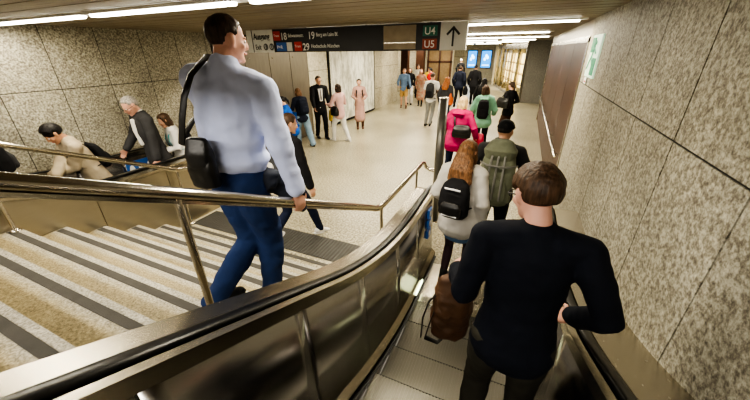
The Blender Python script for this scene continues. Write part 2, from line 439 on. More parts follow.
# grate at foot of the stairs
gr = empty('floor_grate', (-2.8, 2.99, 0), 'dark metal foot grate set in the floor below the stairs', 'grate')
m = MB(); m.box((-1.62, -.22, .0), (1.62, .24, .006)); m.obj('tray', gratem, gr)
m = MB()
for k in range(64): m.box((-1.6+k*.05, -.21, .006), (-1.6+k*.05+.022, .23, .014))
m.obj('bars', stripm, gr)

# escalators
SL, YK = .48, 1.85
def prof(y, z0=.97, yk=YK, sl=SL, b=.75):
    if y > yk+b: return z0
    if y < yk-b: return z0+sl*(yk-y)
    t = (yk+b-y)/(2*b); return z0+sl*b*t*t
def path(y0, y1, z0=.97, yk=YK, n=60): return [(y0+(y1-y0)*i/n, prof(y0+(y1-y0)*i/n, z0, yk)) for i in range(n+1)]
def newel(y, zt, zb, r, n=8):
    c = (zt+zb)/2; R = (zt-zb)/2
    return [(y+R*math.sin(PI*i/n)*1., c+R*math.cos(PI*i/n)) for i in range(n+1)]
def escalator(name, label, xs0, xs1, yend, yk, comb, xin_out, ystart=-2.6, wall_side=None, lit=True, mats=None):
    e = empty(name, ((xs0+xs1)/2, comb, 0), label, 'escalator')
    ox, oy = (xs0+xs1)/2, comb
    def L(mb): mb.v = [(a-ox, b-oy, c) for a, b, c in mb.v]; return mb
    for side, (xin, xo) in zip((-1, 1), xin_out):
        s = side; P = path(ystart, yend-.18, .97, yk)
        # outer cap: metal slab on top, with rounded end
        m = MB(); a = xin+s*.24
        capw = sorted((xin+s*.138, xo))
        m.sweep([(capw[0], -.035), (capw[1], -.035), (capw[1], 0), (capw[0], 0)], P)
        m.sweep([(capw[0], -.2), (capw[1], -.2), (capw[1], 0), (capw[0], 0)], [(yend-.19, .97), (yend-.08, .94), (yend+.0, .86)])
        L(m).obj('deck_cap', steel, e)
        # body below cap
        m = MB(); bw = sorted((xin+s*.06, xo-s*.012))
        for i in range(len(P)-1):
            (y0, z0), (y1, z1) = P[i], P[i+1]
            b0 = max(-.02, z0-1.6); b1 = max(-.02, z1-1.6)
            m.add([(bw[0], y0, b0), (bw[1], y0, b0), (bw[1], y0, z0-.035), (bw[0], y0, z0-.035), (bw[0], y1, b1), (bw[1], y1, b1), (bw[1], y1, z1-.035), (bw[0], y1, z1-.035)],
                  [(0, 3, 7, 4), (1, 5, 6, 2), (0, 4, 5, 1)]+([(0, 1, 2, 3)] if i == 0 else [])+([(4, 7, 6, 5)] if i == len(P)-2 else []))
        m.box((bw[0], yend-.19, -.02), (bw[1], yend-.02, .8))
        L(m).obj('outer_panel', beigemetal, e)
        # rubber handrail
        hx = xin+s*.094
        H = [V((hx, y, z+.012)) for y, z in path(ystart, yend-.12, .97, yk)]
        H += [V((hx, y, z)) for y, z in newel(yend-.12, .982, .64, .1)][1:]
        m = MB(); m.loft(H, [(.027, .013)]*len(H), (1, 0, 0), n=10, power=3.); L(m).obj('handrail', rubber, e, True)
        # inner trim beside the handrail
        t0, t1 = sorted((xin+s*.056, xin+s*.022))
        m = MB(); m.sweep([(t0, -.05), (t1, -.05), (t1, .012), (t0, .012)], P); L(m).obj('inner_trim', steel, e)
        t0, t1 = sorted((xin+s*.062, xin+s*.05))
        # inner panels, one per joint
        j = yend-.2
        while j > ystart:
            j0 = max(ystart, j-.62); pts = [y for y, z in P if j0+.004 < y < j-.004]; pts = [j0+.004]+pts+[j-.004]
            m = MB(); vs = []; fs = []
            for y in pts:
                zt = prof(y, .97, yk)-.03; zb = max(0, prof(y, .97, yk)-.97)+.16
                vs += [(xin+s*.03, y, zt), (xin, y, zb), (xin+s*.015, y, zb), (xin+s*.045, y, zt)]
            for i in range(len(pts)-1):
                o_ = i*4
                for k in range(4): fs.append((o_+k, o_+4+k, o_+4+(k+1) % 4, o_+(k+1) % 4))
            fs += [(3, 2, 1, 0), tuple((len(pts)-1)*4+k for k in range(4))]
            m.add(vs, fs); L(m).obj('inner_panel', steelv, e, True); j -= .62
        # sloping deck and skirt
        m = MB(); xs = xs0 if s < 0 else xs1
        q = [(y, z-.97) for y, z in path(ystart, yend-.15, .97, yk)]
        sec = [(xin+s*.012, .16), (xin+s*.012, .12), (xs, .075), (xs, .11)]
        m.sweep(sec, q); L(m).obj('skirt_deck', steel, e)
        m = MB(); sec = [(xs, .11), (xs, -.25), (xs+s*.02, -.25), (xs+s*.02, .11)]
        m.sweep(sec, q); L(m).obj('skirt', steelv, e)
        m = MB(); sec = [(xs-s*.001, .05), (xs-s*.001, .03), (xs-s*.018, .032), (xs-s*.018, .046)]
        m.sweep(sec, q); L(m).obj('brush_strip', rubber, e)
    # steps
    y = comb; k = 0
    while y > ystart:
        y0 = y-.4; yc = y-.1
        z = max(0, prof(yc, 0, yk, .5, .55)); z2 = max(0, prof(yc-.4, 0, yk, .5, .55))
        m = MB(); w0, w1 = xs0+.008, xs1-.008
        m.box((w0, y0, z-.03), (w1, y-.004, z))
        m.box((w0, y-.008, z+.0), (w1, y-.004, z+.008), 1)
        if z2 > z+.01: m.box((w0, y0-.02, z-.03), (w1, y0, z2-.03), 1)
        n = 42
        for i in range(n):
            x = w0+(w1-w0)*(i+.25)/n; m.box((x, y0+.005, z), (x+(w1-w0)/n*.5, y-.008, z+.007))
            if z2 > z+.03: m.box((x, y0-.004, z+.01), (x+(w1-w0)/n*.5, y0+.005, z2-.005))
        L(m).obj('step', [treadm, gratem], e); y -= .4; k += 1
    m = MB(); m.box((xs0+.005, comb, -.02), (xs1-.005, comb+.62, .012)); m.prism([(comb, -.005), (comb-.09, .006), (comb, .018)], 'x', xs0+.01, xs1-.01)
    for i in range(30): m.box((xs0+.02+i*(xs1-xs0-.04)/30, comb+.1, .012), (xs0+.02+i*(xs1-xs0-.04)/30+.015, comb+.6, .016))
    L(m).obj('comb_plate', steel, e)
    if lit:
        for xx in (xs0+.0, xs1-.0):
            m = MB(); s = -1 if xx == xs0 else 1
            m.box((xx-s*.004-.004, comb-.12, .10), (xx-s*.004+.004, comb+.12, .135)); L(m).obj('comb_lamp', comb_e, e)
    return e, ox, oy
esc, ex, ey = escalator('escalator', 'steel escalator the camera rides down, beside granite wall', -.66, .34, 3.5, YK, 2.62, [(-.70, -.945), (.38, XR-.0)])
# pictogram stickers on the inner panel
m = MB()
for r in range(3): m.box((-.714, 3.0, .50+.13*r), (-.690, 3.12, .60+.13*r))
m.v = [(a-ex, b-ey, c) for a, b, c in m.v]
m.obj('safety_sticker', bluem, esc)
m = MB()
for r in range(3): m.ell((-.690, 3.06, .55+.13*r), (.003, .03, .034), n=10, m=6)
m.v = [(a-ex, b-ey, c) for a, b, c in m.v]
m.obj('sticker_figure', white, esc)
esc2, ex2, ey2 = escalator('escalator', 'far escalator beyond the stairs along the left granite wall', -5.62, -4.82, 3.6, 1.45, 2.2, [(-5.66, XL+.0), (-4.78, -4.49)], lit=False)
m = MB(); m.box((-5.652, 2.75, .55), (-5.640, 3.2, .85)); m.v = [(a-ex2, b-ey2, c) for a, b, c in m.v]; m.obj('safety_sticker', bluem, esc2)
m = MB()
for r in range(3): m.ell((-5.640, 2.83+.14*r, .7), (.003, .045, .09), n=10, m=6)
m.v = [(a-ex2, b-ey2, c) for a, b, c in m.v]; m.obj('sticker_figure', white, esc2)

# side panel between the stairs and the far escalator
m = MB()
for a, b in ((-2.6, -.2), (-.2, .85), (.85, 1.75), (1.75, 2.65), (2.65, 3.5)):
    n = 10; vs = []; fs = []
    for i in range(n+1):
        y = a+.004+(b-a-.008)*i/n; zt = prof(y, .93, 1.45); zb = max(0, RISE*(YS-y)/TREAD-.35)
        vs += [(-4.48, y, zb), (-4.48, y, zt), (-4.5, y, zt), (-4.5, y, zb)]
    for i in range(n):
        for k in range(4): fs.append((i*4+k, i*4+4+k, i*4+4+(k+1) % 4, i*4+(k+1) % 4))
    fs += [(3, 2, 1, 0), tuple(n*4+k for k in range(4))]
    m.add(vs, fs)
struct(m.obj('trim_3', beigemetal))

# stair handrails
def stair_rail(name, label, X, end_y, posts, curl, y0=-1.5, r=.026):
    o = empty(name, (X, 2.8, 0), label, 'handrail')
    zr = lambda y: .90+.5*(2.8-y)
    pts = [V((X, y0, zr(y0))), V((X, 2.55, zr(2.55))), V((X, 2.68, .955)), V((X, 2.80, .91)), V((X, 2.95, .895)), V((X, end_y, .89))]
    if curl: pts += [V((X+.02, end_y+.07, .87)), V((X+.04, end_y+.1, .80)), V((X+.10, end_y+.11, .76)), V((X+.2, end_y+.1, .75))]
    def L(mb): mb.v = [(a-X, b-2.8, c) for a, b, c in mb.v]; return mb
    m = MB(); m.loft(pts, [r]*len(pts), (1, 0, 0), n=14); L(m).obj('rail_tube', steelp, o, True)
    m = MB(); fl = [(p.y, p.z-r-.012) for p in pts[:6]]
    m.sweep([(X-.016, -.006), (X+.016, -.006), (X+.016, .01), (X-.016, .01)], fl); L(m).obj('flat_bar', steelp, o)
    for (py, pb) in posts:
        zt = zr(py)-.03 if py < 2.7 else .87
        m = MB(); m.loft([(X, py, pb), (X, py, zt)], [.017, .017], n=12); m.loft([(X, py, pb), (X, py, pb+.012)], [.045, .045], n=14)
        L(m).obj('post', steelp, o, True)
    return o
stair_rail('stair_handrail', 'thick steel handrail on the near right side of the stairs', -1.2, 4.45, [(-.9, 1.7), (.72, .86), (2.85, .0), (4.2, 0)], True)
stair_rail('stair_handrail', 'thinner steel handrail on the far left side of the stairs', -4.40, 3.0, [(-.9, 1.7), (1.0, .84), (2.75, 0)], False, r=.02)
tp = empty('steel_post', (-.92, 4.35, 0), 'tall grey cylindrical post standing past the balustrade end', 'post')
m = MB(); m.loft([(0, 0, .0), (0, 0, 1.86)], [.062, .062], n=20, cap=False); m.obj('tube', plain('grey_post', (.17, .165, .15), .35, .6), tp, True)
m = MB(); m.loft([(0, 0, 1.86), (0, 0, 1.875)], [.064, .06], n=20, cap=False); m.obj('cap', steelp, tp, True)
m = MB(); m.loft([(0, 0, .0), (0, 0, .012)], [.09, .09], n=20, cap=False); m.obj('base_flange', steelp, tp, True)

# hanging sign
SY = 4.85
sg = empty('direction_sign', (-2.7, SY, 2.44), 'long black hanging direction sign with white Ausgang end and grey arrow end', 'sign')
sx = lambda x: x+2.7
z0, z1 = .0, .352
m = MB(); m.box((sx(-4.07), 0, z0), (sx(-1.15), .07, z1)); m.obj('black_board', blackm, sg)
m = MB(); m.box((sx(-4.66), -.0, z0), (sx(-4.07), .07, z1)); m.box((sx(-4.54), -.003, z0), (sx(-4.525), 0, z1), 1); o = m.obj('exit_board', [greym, blackm], sg)
m = MB(); m.box((sx(-1.15), -.0, z0), (sx(-.79), .07, z1)); m.obj('arrow_board', greym, sg)
for x0, x1 in ((-2.0, -1.50),):
    m = MB(); m.box((sx(x0), -.006, z0+.02), (sx(x1), 0, z1-.02)); m.box((sx(x0), -.010, z0+.10), (sx(x1), -.006, z0+.115), 1)
    m.obj('blank_insert', [plain('beige_insert', (.33, .27, .19), .5), steelp], sg)
m = MB()
for x in (-4.45, -3.4, -2.3, -1.3): m.loft([(sx(x), .035, z1), (sx(x), .035, ZC-2.44)], [.012, .012])
m.obj('hanger', blackm, sg, True)
def plate(x0, x1, a, b, mat, nm='plate'):
    m = MB(); m.box((sx(x0), -.008, a), (sx(x1), 0, b)); return m.obj(nm, mat, sg)
plate(-1.40, -1.19, .185, .315, greenm, 'line_plate'); plate(-1.40, -1.19, .02, .15, rustm, 'line_plate')
text('U4', .13, white, sg, (sx(-1.375), -.010, .205), bold=.001); text('U5', .13, white, sg, (sx(-1.375), -.010, .04), bold=.001)
# arrow
m = MB(); ax = sx(-.97)
m.box((ax-.012, -.012, .05), (ax+.012, -.002, .29))
for s in (-1, 1):
    m.add([(ax, -.012, .30), (ax+s*.095, -.012, .205), (ax+s*.075, -.012, .185), (ax, -.012, .262), (ax, -.002, .30), (ax+s*.095, -.002, .205), (ax+s*.075, -.002, .185), (ax, -.002, .262)],
          [(0, 1, 2, 3), (4, 7, 6, 5), (0, 4, 5, 1), (1, 5, 6, 2), (2, 6, 7, 3), (3, 7, 4, 0)])
m.obj('arrow', blackm, sg)
text('Ausgang', .135, blackm, sg, (sx(-4.50), -.006, .205), sx=.80, bold=.0025)
text('Exit', .115, blackm, sg, (sx(-4.48), -.006, .045), sx=.72, bold=.001)
m = MB()
ring = plain('dark_grey_ring', (.12, .12, .12), .5)
for q in range(2):
    m = MB(); m.ell((sx(-4.25+.13*q), -.004, .085), (.052, .005, .055), n=20, m=8); m.obj('roundel', ring, sg, True)
text('S', .075, white, sg, (sx(-4.273), -.012, .059)); text('U', .075, white, sg, (sx(-4.147), -.012, .059))
plate(-4.01, -3.80, .015, .15, bluem, 'lift_plate'); plate(-3.79, -3.68, .015, .15, greym, 'stair_plate')
text('P+R', .07, white, sg, (sx(-3.995), -.010, .055), bold=.001)
plate(-4.05, -3.91, .18, .32, redm, 'tram_plate'); plate(-3.63, -3.48, .015, .155, redm, 'tram_plate')
text('Tram', .055, white, sg, (sx(-4.045), -.010, .235)); text('Tram', .055, white, sg, (sx(-3.622), -.010, .07))
text('18', .15, white, sg, (sx(-3.90), -.010, .19), bold=.002, sx=.9); text('Schwanseestr.', .075, white, sg, (sx(-3.74), -.010, .225), sx=.74, bold=.001)
text('19', .15, white, sg, (sx(-3.34), -.010, .19), bold=.002, sx=.9); text('Berg am Laim Bf.', .075, white, sg, (sx(-3.18), -.010, .225), sx=.80, bold=.001)
text('29', .15, white, sg, (sx(-3.46), -.010, .025), bold=.002, sx=.9); text('Hochschule M\u00fcnchen', .075, white, sg, (sx(-3.29), -.010, .06), sx=.82, bold=.001)

# green escape sign on the right wall
es = empty('escape_sign', (XR, 4.72, 2.36), 'green and white emergency exit sign on right granite wall', 'sign'); es.scale = (1, 1.35, .84)
m = MB(); m.box((-.02, -.2, -.27), (0, .22, .27)); m.obj('board', exit_w, es)
m = MB(); m.box((-.026, -.17, -.235), (-.02, -.02, -.02)); m.box((-.026, .03, .05), (-.02, .19, .235)); m.obj('doorway', exit_g, es)
m = MB(); m.ell((-.028, -.03, .17), (.006, .03, .03), n=10, m=6)
for a, b in (((-.026, -.01, .13), (-.026, .05, .0)), ((-.026, .05, .0), (-.026, -.05, -.12)), ((-.026, .05, 0), (-.026, .12, -.08)), ((-.026, .12, -.08), (-.026, .17, -.17)), ((-.026, .0, .1), (-.026, -.1, .04)), ((-.026, .01, .1), (-.026, .11, .07))):
    m.loft([a, b], [(.016, .004)]*2, (0, 1, 0), n=8)
m.obj('running_figure', exit_g, es)
nb = MB(); nb.box((XR-.012, 4.84, 2.045), (XR+.004, 5.0, 2.12)); nb.box((XR-.014, 4.87, 2.06), (XR-.012, 4.96, 2.08), 1)
tag(nb.obj('number_plate', [white, redm]), 'small white plate with red mark below the green exit sign', 'plate')
# ------------------------------------------------------------------ people
def skinmat(name, col): return plain('skin_'+name, col, .5, 0, .05, 40, .06, .35, 5.)
SK = {'fair': skinmat('fair', (.62, .36, .25)), 'tan': skinmat('tan', (.48, .26, .16)), 'pink': skinmat('pink', (.66, .37, .28))}
def hairmat(name, col):
    if 'hair_'+name in MATS: return MATS['hair_'+name]
    m, nt, b = nodes('hair_'+name)
    tc = nt.nodes.new('ShaderNodeTexCoord'); mp = nt.nodes.new('ShaderNodeMapping'); mp.inputs['Scale'].default_value = (1, 1, .12)
    link(nt, tc.outputs['Object'], mp.inputs['Vector'])
    n = nt.nodes.new('ShaderNodeTexNoise'); n.inputs['Scale'].default_value = 90; n.inputs['Detail'].default_value = 3
    link(nt, mp.outputs['Vector'], n.inputs['Vector'])
    r = nt.nodes.new('ShaderNodeValToRGB'); r.color_ramp.elements[0].position = .35; r.color_ramp.elements[1].position = .7
    r.color_ramp.elements[0].color = tuple(c*.5 for c in col)+(1,); r.color_ramp.elements[1].color = tuple(min(1, c*1.5) for c in col)+(1,)
    link(nt, n.outputs['Fac'], r.inputs['Fac']); link(nt, r.outputs['Color'], b.inputs['Base Color'])
    b.inputs['Roughness'].default_value = .5; b.inputs['Specular IOR Level'].default_value = .35
    bp = nt.nodes.new('ShaderNodeBump'); bp.inputs['Strength'].default_value = .5; bp.inputs['Distance'].default_value = .01
    link(nt, n.outputs['Fac'], bp.inputs['Height']); link(nt, bp.outputs['Normal'], b.inputs['Normal'])
    MATS['hair_'+name] = m; return m
HR = {'darkbrown': hairmat('darkbrown', (.045, .026, .016)), 'black': hairmat('black', (.012, .010, .010)), 'brown': hairmat('brown', (.075, .042, .024)),
      'auburn': hairmat('auburn', (.17, .085, .04)), 'blond': hairmat('blond', (.55, .40, .20)), 'grey': hairmat('grey', (.30, .28, .26)), 'red': hairmat('red', (.32, .11, .03)), 'white': hairmat('white', (.6, .58, .54))}
eyew = plain('eye_white', (.8, .78, .74), .25, 0, 0, 1, .02); eyeb = plain('eye_iris', (.03, .02, .015), .2)
lipm = plain('lips', (.45, .16, .13), .45)

def ik(a, b, l1, l2, pole):
    d = b-a; L = d.length
    if L > (l1+l2)*.999: b = a+d*((l1+l2)*.999/L); d = b-a; L = d.length
    x = (l1*l1-l2*l2+L*L)/(2*L); h = math.sqrt(max(0, l1*l1-x*x)); n = d.normalized()
    p = (pole-n*pole.dot(n)); p = p.normalized() if p.length > 1e-6 else V((0, 0, 1))
    return a+n*x+p*h, b
def rot(ax, deg): return Matrix.Rotation(math.radians(deg), 3, ax)

class Person:
    """figure in its own space: facing +Y, ground at z=0"""
    def __init__(s, name='person', loc=(0, 0, 0), face=0., h=1.75, sex='m', lean=3, side=0, twist=0, pel=(0, 0), head=(0, 0, 0),
                 fl=(-.1, 0, 0), fr=(.1, 0, 0), tl=0, tr=0, hs=1., hl=None, hr=None, el=(-.5, -1, -.2), er=(.5, -1, -.2), vox=.011, fat=1., hipz=None,
                 label='', group=None, skin='fair', curl=.5, fine=False, pl=(0, 1, 0), pr=(0, 1, 0), hdl=None, hdr=None):
        s.hs = hs; s.h = h; k = s.k = h/1.76; s.vox = vox; s.sex = sex; s.fine = fine; s.fat = fat
        s.root = empty(name, loc, label, 'person', group, math.radians(face))
        s.skin = SK[skin]
        fem = sex == 'f'
        fl, fr = V(fl), V(fr); s.anl = fl+V((0, 0, .085*k)); s.anr = fr+V((0, 0, .085*k))
        TH, SH = .445*k, .42*k
        # pelvis
        px, py = pel
        hz = hipz if hipz else .93*k
        def reach(z):
            return all((V((px+sx_*.09*k, py, z))-a).length < (TH+SH)*.997 for sx_, a in ((-1, s.anl), (1, s.anr)))
        while not reach(hz) and hz > .3: hz -= .005
        s.P = V((px, py, hz))
        R = rot('X', -lean) @ rot('Y', side)
        s.Rt = R @ rot('Z', twist)
        s.spine = R @ V((0, 0, 1)); s.sd = s.Rt @ V((1, 0, 0)); s.fwd = s.Rt @ V((0, 1, 0))
        up_ = s.spine
        s.hipl, s.hipr = s.P+V((-.09*k, 0, 0)), s.P+V((.09*k, 0, 0))
        s.waist = s.P+up_*.17*k; s.chest = s.P+up_*.34*k+s.fwd*.01; s.neck = s.P+up_*.55*k-s.fwd*.01*k
        sw = (.165 if fem else .185)*k
        s.shl, s.shr = s.P+up_*.500*k-s.sd*sw, s.P+up_*.500*k+s.sd*sw
        # head
        pitch, yw, rl = head
        s.Rh = rot('Z', yw) @ rot('X', -pitch) @ rot('Y', rl)
        hd = s.Rh @ V((0, 0, 1)); s.hfwd = s.Rh @ V((0, 1, 0))
        s.nt = s.neck+(up_*.5+hd*.5).normalized()*.045*k
        s.hc = s.nt+hd*.105*hs*k+s.hfwd*.022*k   # head centre
        s.kl, s.anl = ik(s.hipl, s.anl, TH, SH, V(pl)); s.kr, s.anr = ik(s.hipr, s.anr, TH, SH, V(pr))
        UA, FA = .29*k, .255*k
        if hl is None: hl = tuple(s.shl+V((-.06*k, .03, -.50*k)))
        if hr is None: hr = tuple(s.shr+V((.06*k, .03, -.50*k)))
        s.ell_, s.wl = ik(s.shl, V(hl), UA, FA, V(el)); s.elr, s.wr = ik(s.shr, V(hr), UA, FA, V(er))
        s.tl, s.tr = tl, tr; s.curl = curl; s.hdl, s.hdr = hdl, hdr
        s.Mr = Matrix.Translation(V(loc)) @ Matrix.Rotation(math.radians(face), 4, 'Z')
        s.body()
    def H(s, x, y, z):  # head space (m for 1.76 m) -> person space
        return s.hc+s.Rh @ V((x, y, z))*s.k*s.hs
    def hand(s, m, w, elb, sgn, hd=None):
        k = s.k; d = (w-elb).normalized()
        if hd is not None: d = V(hd).normalized()
        th = (V((0, 1, 0))-d*d.y)
        if th.length < .2: th = V((0, 0, 1))-d*d.z
        th.normalize(); nrm = d.cross(th).normalized()
        if nrm.x*sgn > 0: nrm = -nrm     # palm faces the body
        m.loft([w-d*.01, w+d*.03*k, w+d*.07*k, w+d*.088*k], [(.026*k, .017*k), (.038*k, .016*k), (.042*k, .014*k), (.038*k, .011*k)], th, n=12)
        for i, (o, L) in enumerate(((.030, .078), (.011, .088), (-.010, .082), (-.029, .064))):
            b = w+d*(.085-.004*abs(i-1))*k+th*o*k; c = s.curl*(1+.12*i)
            d1 = (d*math.cos(c*.6)+nrm*math.sin(c*.6)); d2 = (d*math.cos(c*1.5)+nrm*math.sin(c*1.5)); d3 = (d*math.cos(c*2.3)+nrm*math.sin(c*2.3))
            p1 = b+d1*L*.42*k; p2 = p1+d2*L*.33*k; p3 = p2+d3*L*.25*k
            r = .0088*k; m.loft([b-d*.012, p1, p2, p3], [r*1.08, r, r*.92, r*.75], nrm, n=8)
        b = w+d*.028*k+th*.03*k; p1 = b+(d*.75+th*.65+nrm*.2).normalized()*.036*k; p2 = p1+(d+th*.18+nrm*.35).normalized()*.03*k
        m.loft([b-th*.012, p1, p2], [.0125*k, .0105*k, .008*k], nrm, n=8)
    def body(s):
        k = s.k; m = MB(); fem = s.sex == 'f'; f = s.fat
        up_ = s.spine
        # trunk
        m.loft([s.P-up_*.06*k, s.P+up_*.03*k, s.waist, s.chest, s.P+up_*.45*k, s.neck-up_*.035*k],
               [(.12*k, .08*k), (.152*k, .098*k), (.118*k*f, .085*k), (.135*k*f, .10*k), (.14*k, .085*k), (.07*k, .06*k)], s.sd, n=18)
        m.loft([s.shl, s.P+up_*.495*k, s.shr], [.046*k, (.05*k, .06*k), .046*k], up_, n=12)
        m.loft([s.neck-up_*.05*k, s.nt, s.hc-s.Rh@V((0, .012, .03))*k], [.062*k, .052*k, .05*k], s.sd, n=14)
        for sh, el_, w in ((s.shl, s.ell_, s.wl), (s.shr, s.elr, s.wr)):
            q = .88 if fem else 1.
            m.loft([sh, sh.lerp(el_, .5), el_, el_.lerp(w, .35), w], [.048*k*q, .042*k*q, .036*k*q, .038*k*q, .024*k*q], s.fwd, n=12)
        s.hand(m, s.wl, s.ell_, -1, s.hdl); s.hand(m, s.wr, s.elr, 1, s.hdr)
        for hp, kn, an in ((s.hipl, s.kl, s.anl), (s.hipr, s.kr, s.anr)):
            m.loft([hp, hp.lerp(kn, .4), kn, kn.lerp(an, .35), an], [.078*k, .068*k, .048*k, .05*k, .034*k], (1, 0, 0), n=12)
        for an, t in ((s.anl, s.tl), (s.anr, s.tr)):
            ft = s.foot(an, t); m.loft([ft(-.04, .03), ft(.05, .035), ft(.14, .02)], [(.03*k, .028*k), (.034*k, .026*k), (.036*k, .014*k)], (1, 0, 0), n=10)
        # head: skull, jaw, nose, brow, ears, lips, chin
        Rm = s.Rh
        def E(c, r, fn=None): m.ell(s.H(*c), tuple(x*k*s.hs for x in r), Rm, n=20, m=14, fn=fn)
        E((0, -.012, .035), (.075, .094, .085)); E((0, .012, -.015), (.066, .078, .092))
        E((0, .045, -.072), (.046, .042, .036)); E((0, .078, -.092), (.02, .018, .016))
        m.loft([s.H(0, .088, .02), s.H(0, .104, -.012), s.H(0, .106, -.022), s.H(0, .094, -.032)], [(.009*k, .008*k), (.012*k, .010*k), (.016*k, .011*k), (.013*k, .008*k)], s.Rh@V((1, 0, 0)), n=10)
        for q in (-1, 1):
            E((q*.028, .078, .026), (.02, .012, .008)); E((q*.04, .062, -.02), (.024, .022, .022))
            m.loft([s.H(q*.074, -.002, -.028), s.H(q*.079, -.008, .0), s.H(q*.080, -.012, .022)], [(.008*k, .010*k), (.009*k, .016*k), (.008*k, .018*k)], s.Rh@V((1, 0, 0)), n=10)
        s.bodyo = remeshed(m, 'body', s.skin, s.root, s.vox if not s.fine else .0085, 3)
        for q in (-1, 1):
            e = MB(); e.ell(s.H(q*.031, .077, .006), (.0125*k*s.hs, .0115*k*s.hs, .0085*k*s.hs), Rm, n=12, m=8); eo = e.obj('eye', eyew, s.root, True)
            e = MB(); e.ell(s.H(q*.031, .0868, .006), (.0062*k*s.hs, .003*k*s.hs, .0062*k*s.hs), Rm, n=10, m=6); e.obj('iris', eyeb, eo, True)
        e = MB(); e.loft([s.H(-.024, .083, -.056), s.H(-.01, .094, -.053), s.H(.01, .094, -.053), s.H(.024, .083, -.056)], [(.003*k, .002*k), (.006*k, .006*k), (.006*k, .006*k), (.003*k, .002*k)], s.Rh@V((0, 0, 1)), n=8)
        e.obj('mouth', lipm, s.root, True)
    def foot(s, an, t):
        k = s.k; a = math.radians(t); sh = (s.kl-s.anl) if an is s.anl else (s.kr-s.anr)
        d = V((-math.sin(a)*0, math.cos(a), -math.sin(a)))
        u = V((0, math.sin(a), math.cos(a)))
        return lambda y, z: an+d*y*k+u*(z-.085)*k
    # ------------------------------------------------ clothing
    def top(s, mat, name='shirt', thick=.014, hem=.02, sleeves='long', wr=.006, collar=None, flare=1., cuff=1.15, boxy=1.):
        k = s.k; m = MB(); up_ = s.spine; t = thick; fem = s.sex == 'f'; f = s.fat
        base = s.P-up_*hem*k
        f2 = max(1., f); rr = [(.176*k*flare*f2+t, .125*k*flare*f2+t), (.156*k*f2+t, .106*k*f2+t), (.130*k*f*boxy+t, .094*k*boxy+t), (.142*k*f*boxy+t, .108*k*boxy+t), (.148*k+t, .094*k+t), (.072*k+t, .06*k+t)]
        m.loft([base, s.P+up_*max(.05, .03-hem)*k, s.waist, s.chest, s.P+up_*.47*k, s.neck+up_*.0*k], rr, s.sd, n=20)
        if fem: 
            for q in (-1, 1): m.ell(s.chest+s.sd*q*.065*k+s.fwd*.075*k-up_*.0*k, (.06*k, .055*k, .058*k))
        m.loft([s.shl-up_*.005*k, s.shl.lerp(s.shr, .28)+up_*.012*k, s.shl.lerp(s.shr, .72)+up_*.012*k, s.shr-up_*.005*k], [.048*k+t, (.054*k+t, .066*k+t), (.054*k+t, .066*k+t), .048*k+t], up_, n=14)
        if sleeves:
            for sh, el_, w in ((s.shl, s.ell_, s.wl), (s.shr, s.elr, s.wr)):
                q = .9 if fem else 1.
                if sleeves == 'long':
                    ww = w-(w-el_).normalized()*.005
                    m.loft([sh, sh.lerp(el_, .5), el_, el_.lerp(w, .5), ww], [.052*k*q+t, .046*k*q+t, .040*k*q+t*1.2, .036*k*q+t, .026*k*q*cuff+t], s.fwd, n=14)
                else:
                    e = sh.lerp(el_, .65); m.loft([sh, e], [.052*k*q+t, .046*k*q+t*1.6], s.fwd, n=14)
        if collar: m.loft([s.neck-up_*.03*k, s.nt-up_*.01*k], [(.062*k+t*.8, .058*k+t*.8), (.054*k+t, .052*k+t)], s.sd, n=16)
        o = remeshed(m, name, mat, s.root, max(.011, s.vox), 3, wr)
        return o
    def trousers(s, mat, name='trousers', thick=.012, wide=1., length=1., wr=.006, sag=0.):
        k = s.k; m = MB(); up_ = s.spine; t = thick; f = max(1., s.fat*.97)
        m.loft([s.P-V((0, 0, .05))*k, s.P+up_*.02*k, s.P+up_*(.085+sag)*k], [(.13*k+t, .10*k+t), (.155*k*f+t, .108*k+t), (.146*k*f+t, .100*k+t)], s.sd, n=20)
        for hp, kn, an, tt in ((s.hipl, s.kl, s.anl, s.tl), (s.hipr, s.kr, s.anr, s.tr)):
            if length >= .9:
                end = an+(an-kn).normalized()*.015*k
                m.loft([hp+V((0, -.01, 0)), hp.lerp(kn, .4), kn, kn.lerp(an, .4), kn.lerp(an, .8), end], [.083*k+t, .078*k*(1+.3*(wide-1))+t, .054*k*wide+t, .053*k*wide+t, .042*k*wide+t, .044*k*wide+t], (1, 0, 0), n=16)
            else:
                m.loft([hp, hp.lerp(kn, .4), hp.lerp(kn, length)], [.088*k+t, .080*k+t, .066*k*wide+t], (1, 0, 0), n=16)
        return remeshed(m, name, mat, s.root, max(.011, s.vox), 3, wr)
    def tights(s, mat):
        k = s.k; m = MB(); t = .004
        for hp, kn, an in ((s.hipl, s.kl, s.anl), (s.hipr, s.kr, s.anr)):
            m.loft([hp, hp.lerp(kn, .4), kn, kn.lerp(an, .35), an], [.078*k+t, .068*k+t, .048*k+t, .05*k+t, .034*k+t], (1, 0, 0), n=14)
        return remeshed(m, 'tights', mat, s.root, .012, 2)
    def skirt(s, mat, length=.5, flare=1.15, name='skirt', wr=.008):
        k = s.k; m = MB(); kn = (s.kl+s.kr)/2; an = (s.anl+s.anr)/2
        p = kn if length <= .5 else kn.lerp(an, (length-.5)*2)
        b = s.P.lerp(kn, length*2) if length < .5 else p
        w = .5*abs((s.kl-s.kr).x)+.08*k; dy = .5*abs((s.kl-s.kr).y)+.09*k
        m.loft([s.P+s.spine*.10*k, s.P, s.P.lerp(b, .5), b], [(.13*k, .10*k), (.17*k, .125*k), (max(.17*k, w*.9)*flare, max(.13*k, dy)*flare), (max(.17*k, w)*flare*1.05, max(.14*k, dy)*flare*1.05)], (1, 0, 0), n=22)
        return remeshed(m, name, mat, s.root, .013, 2, wr, 11)
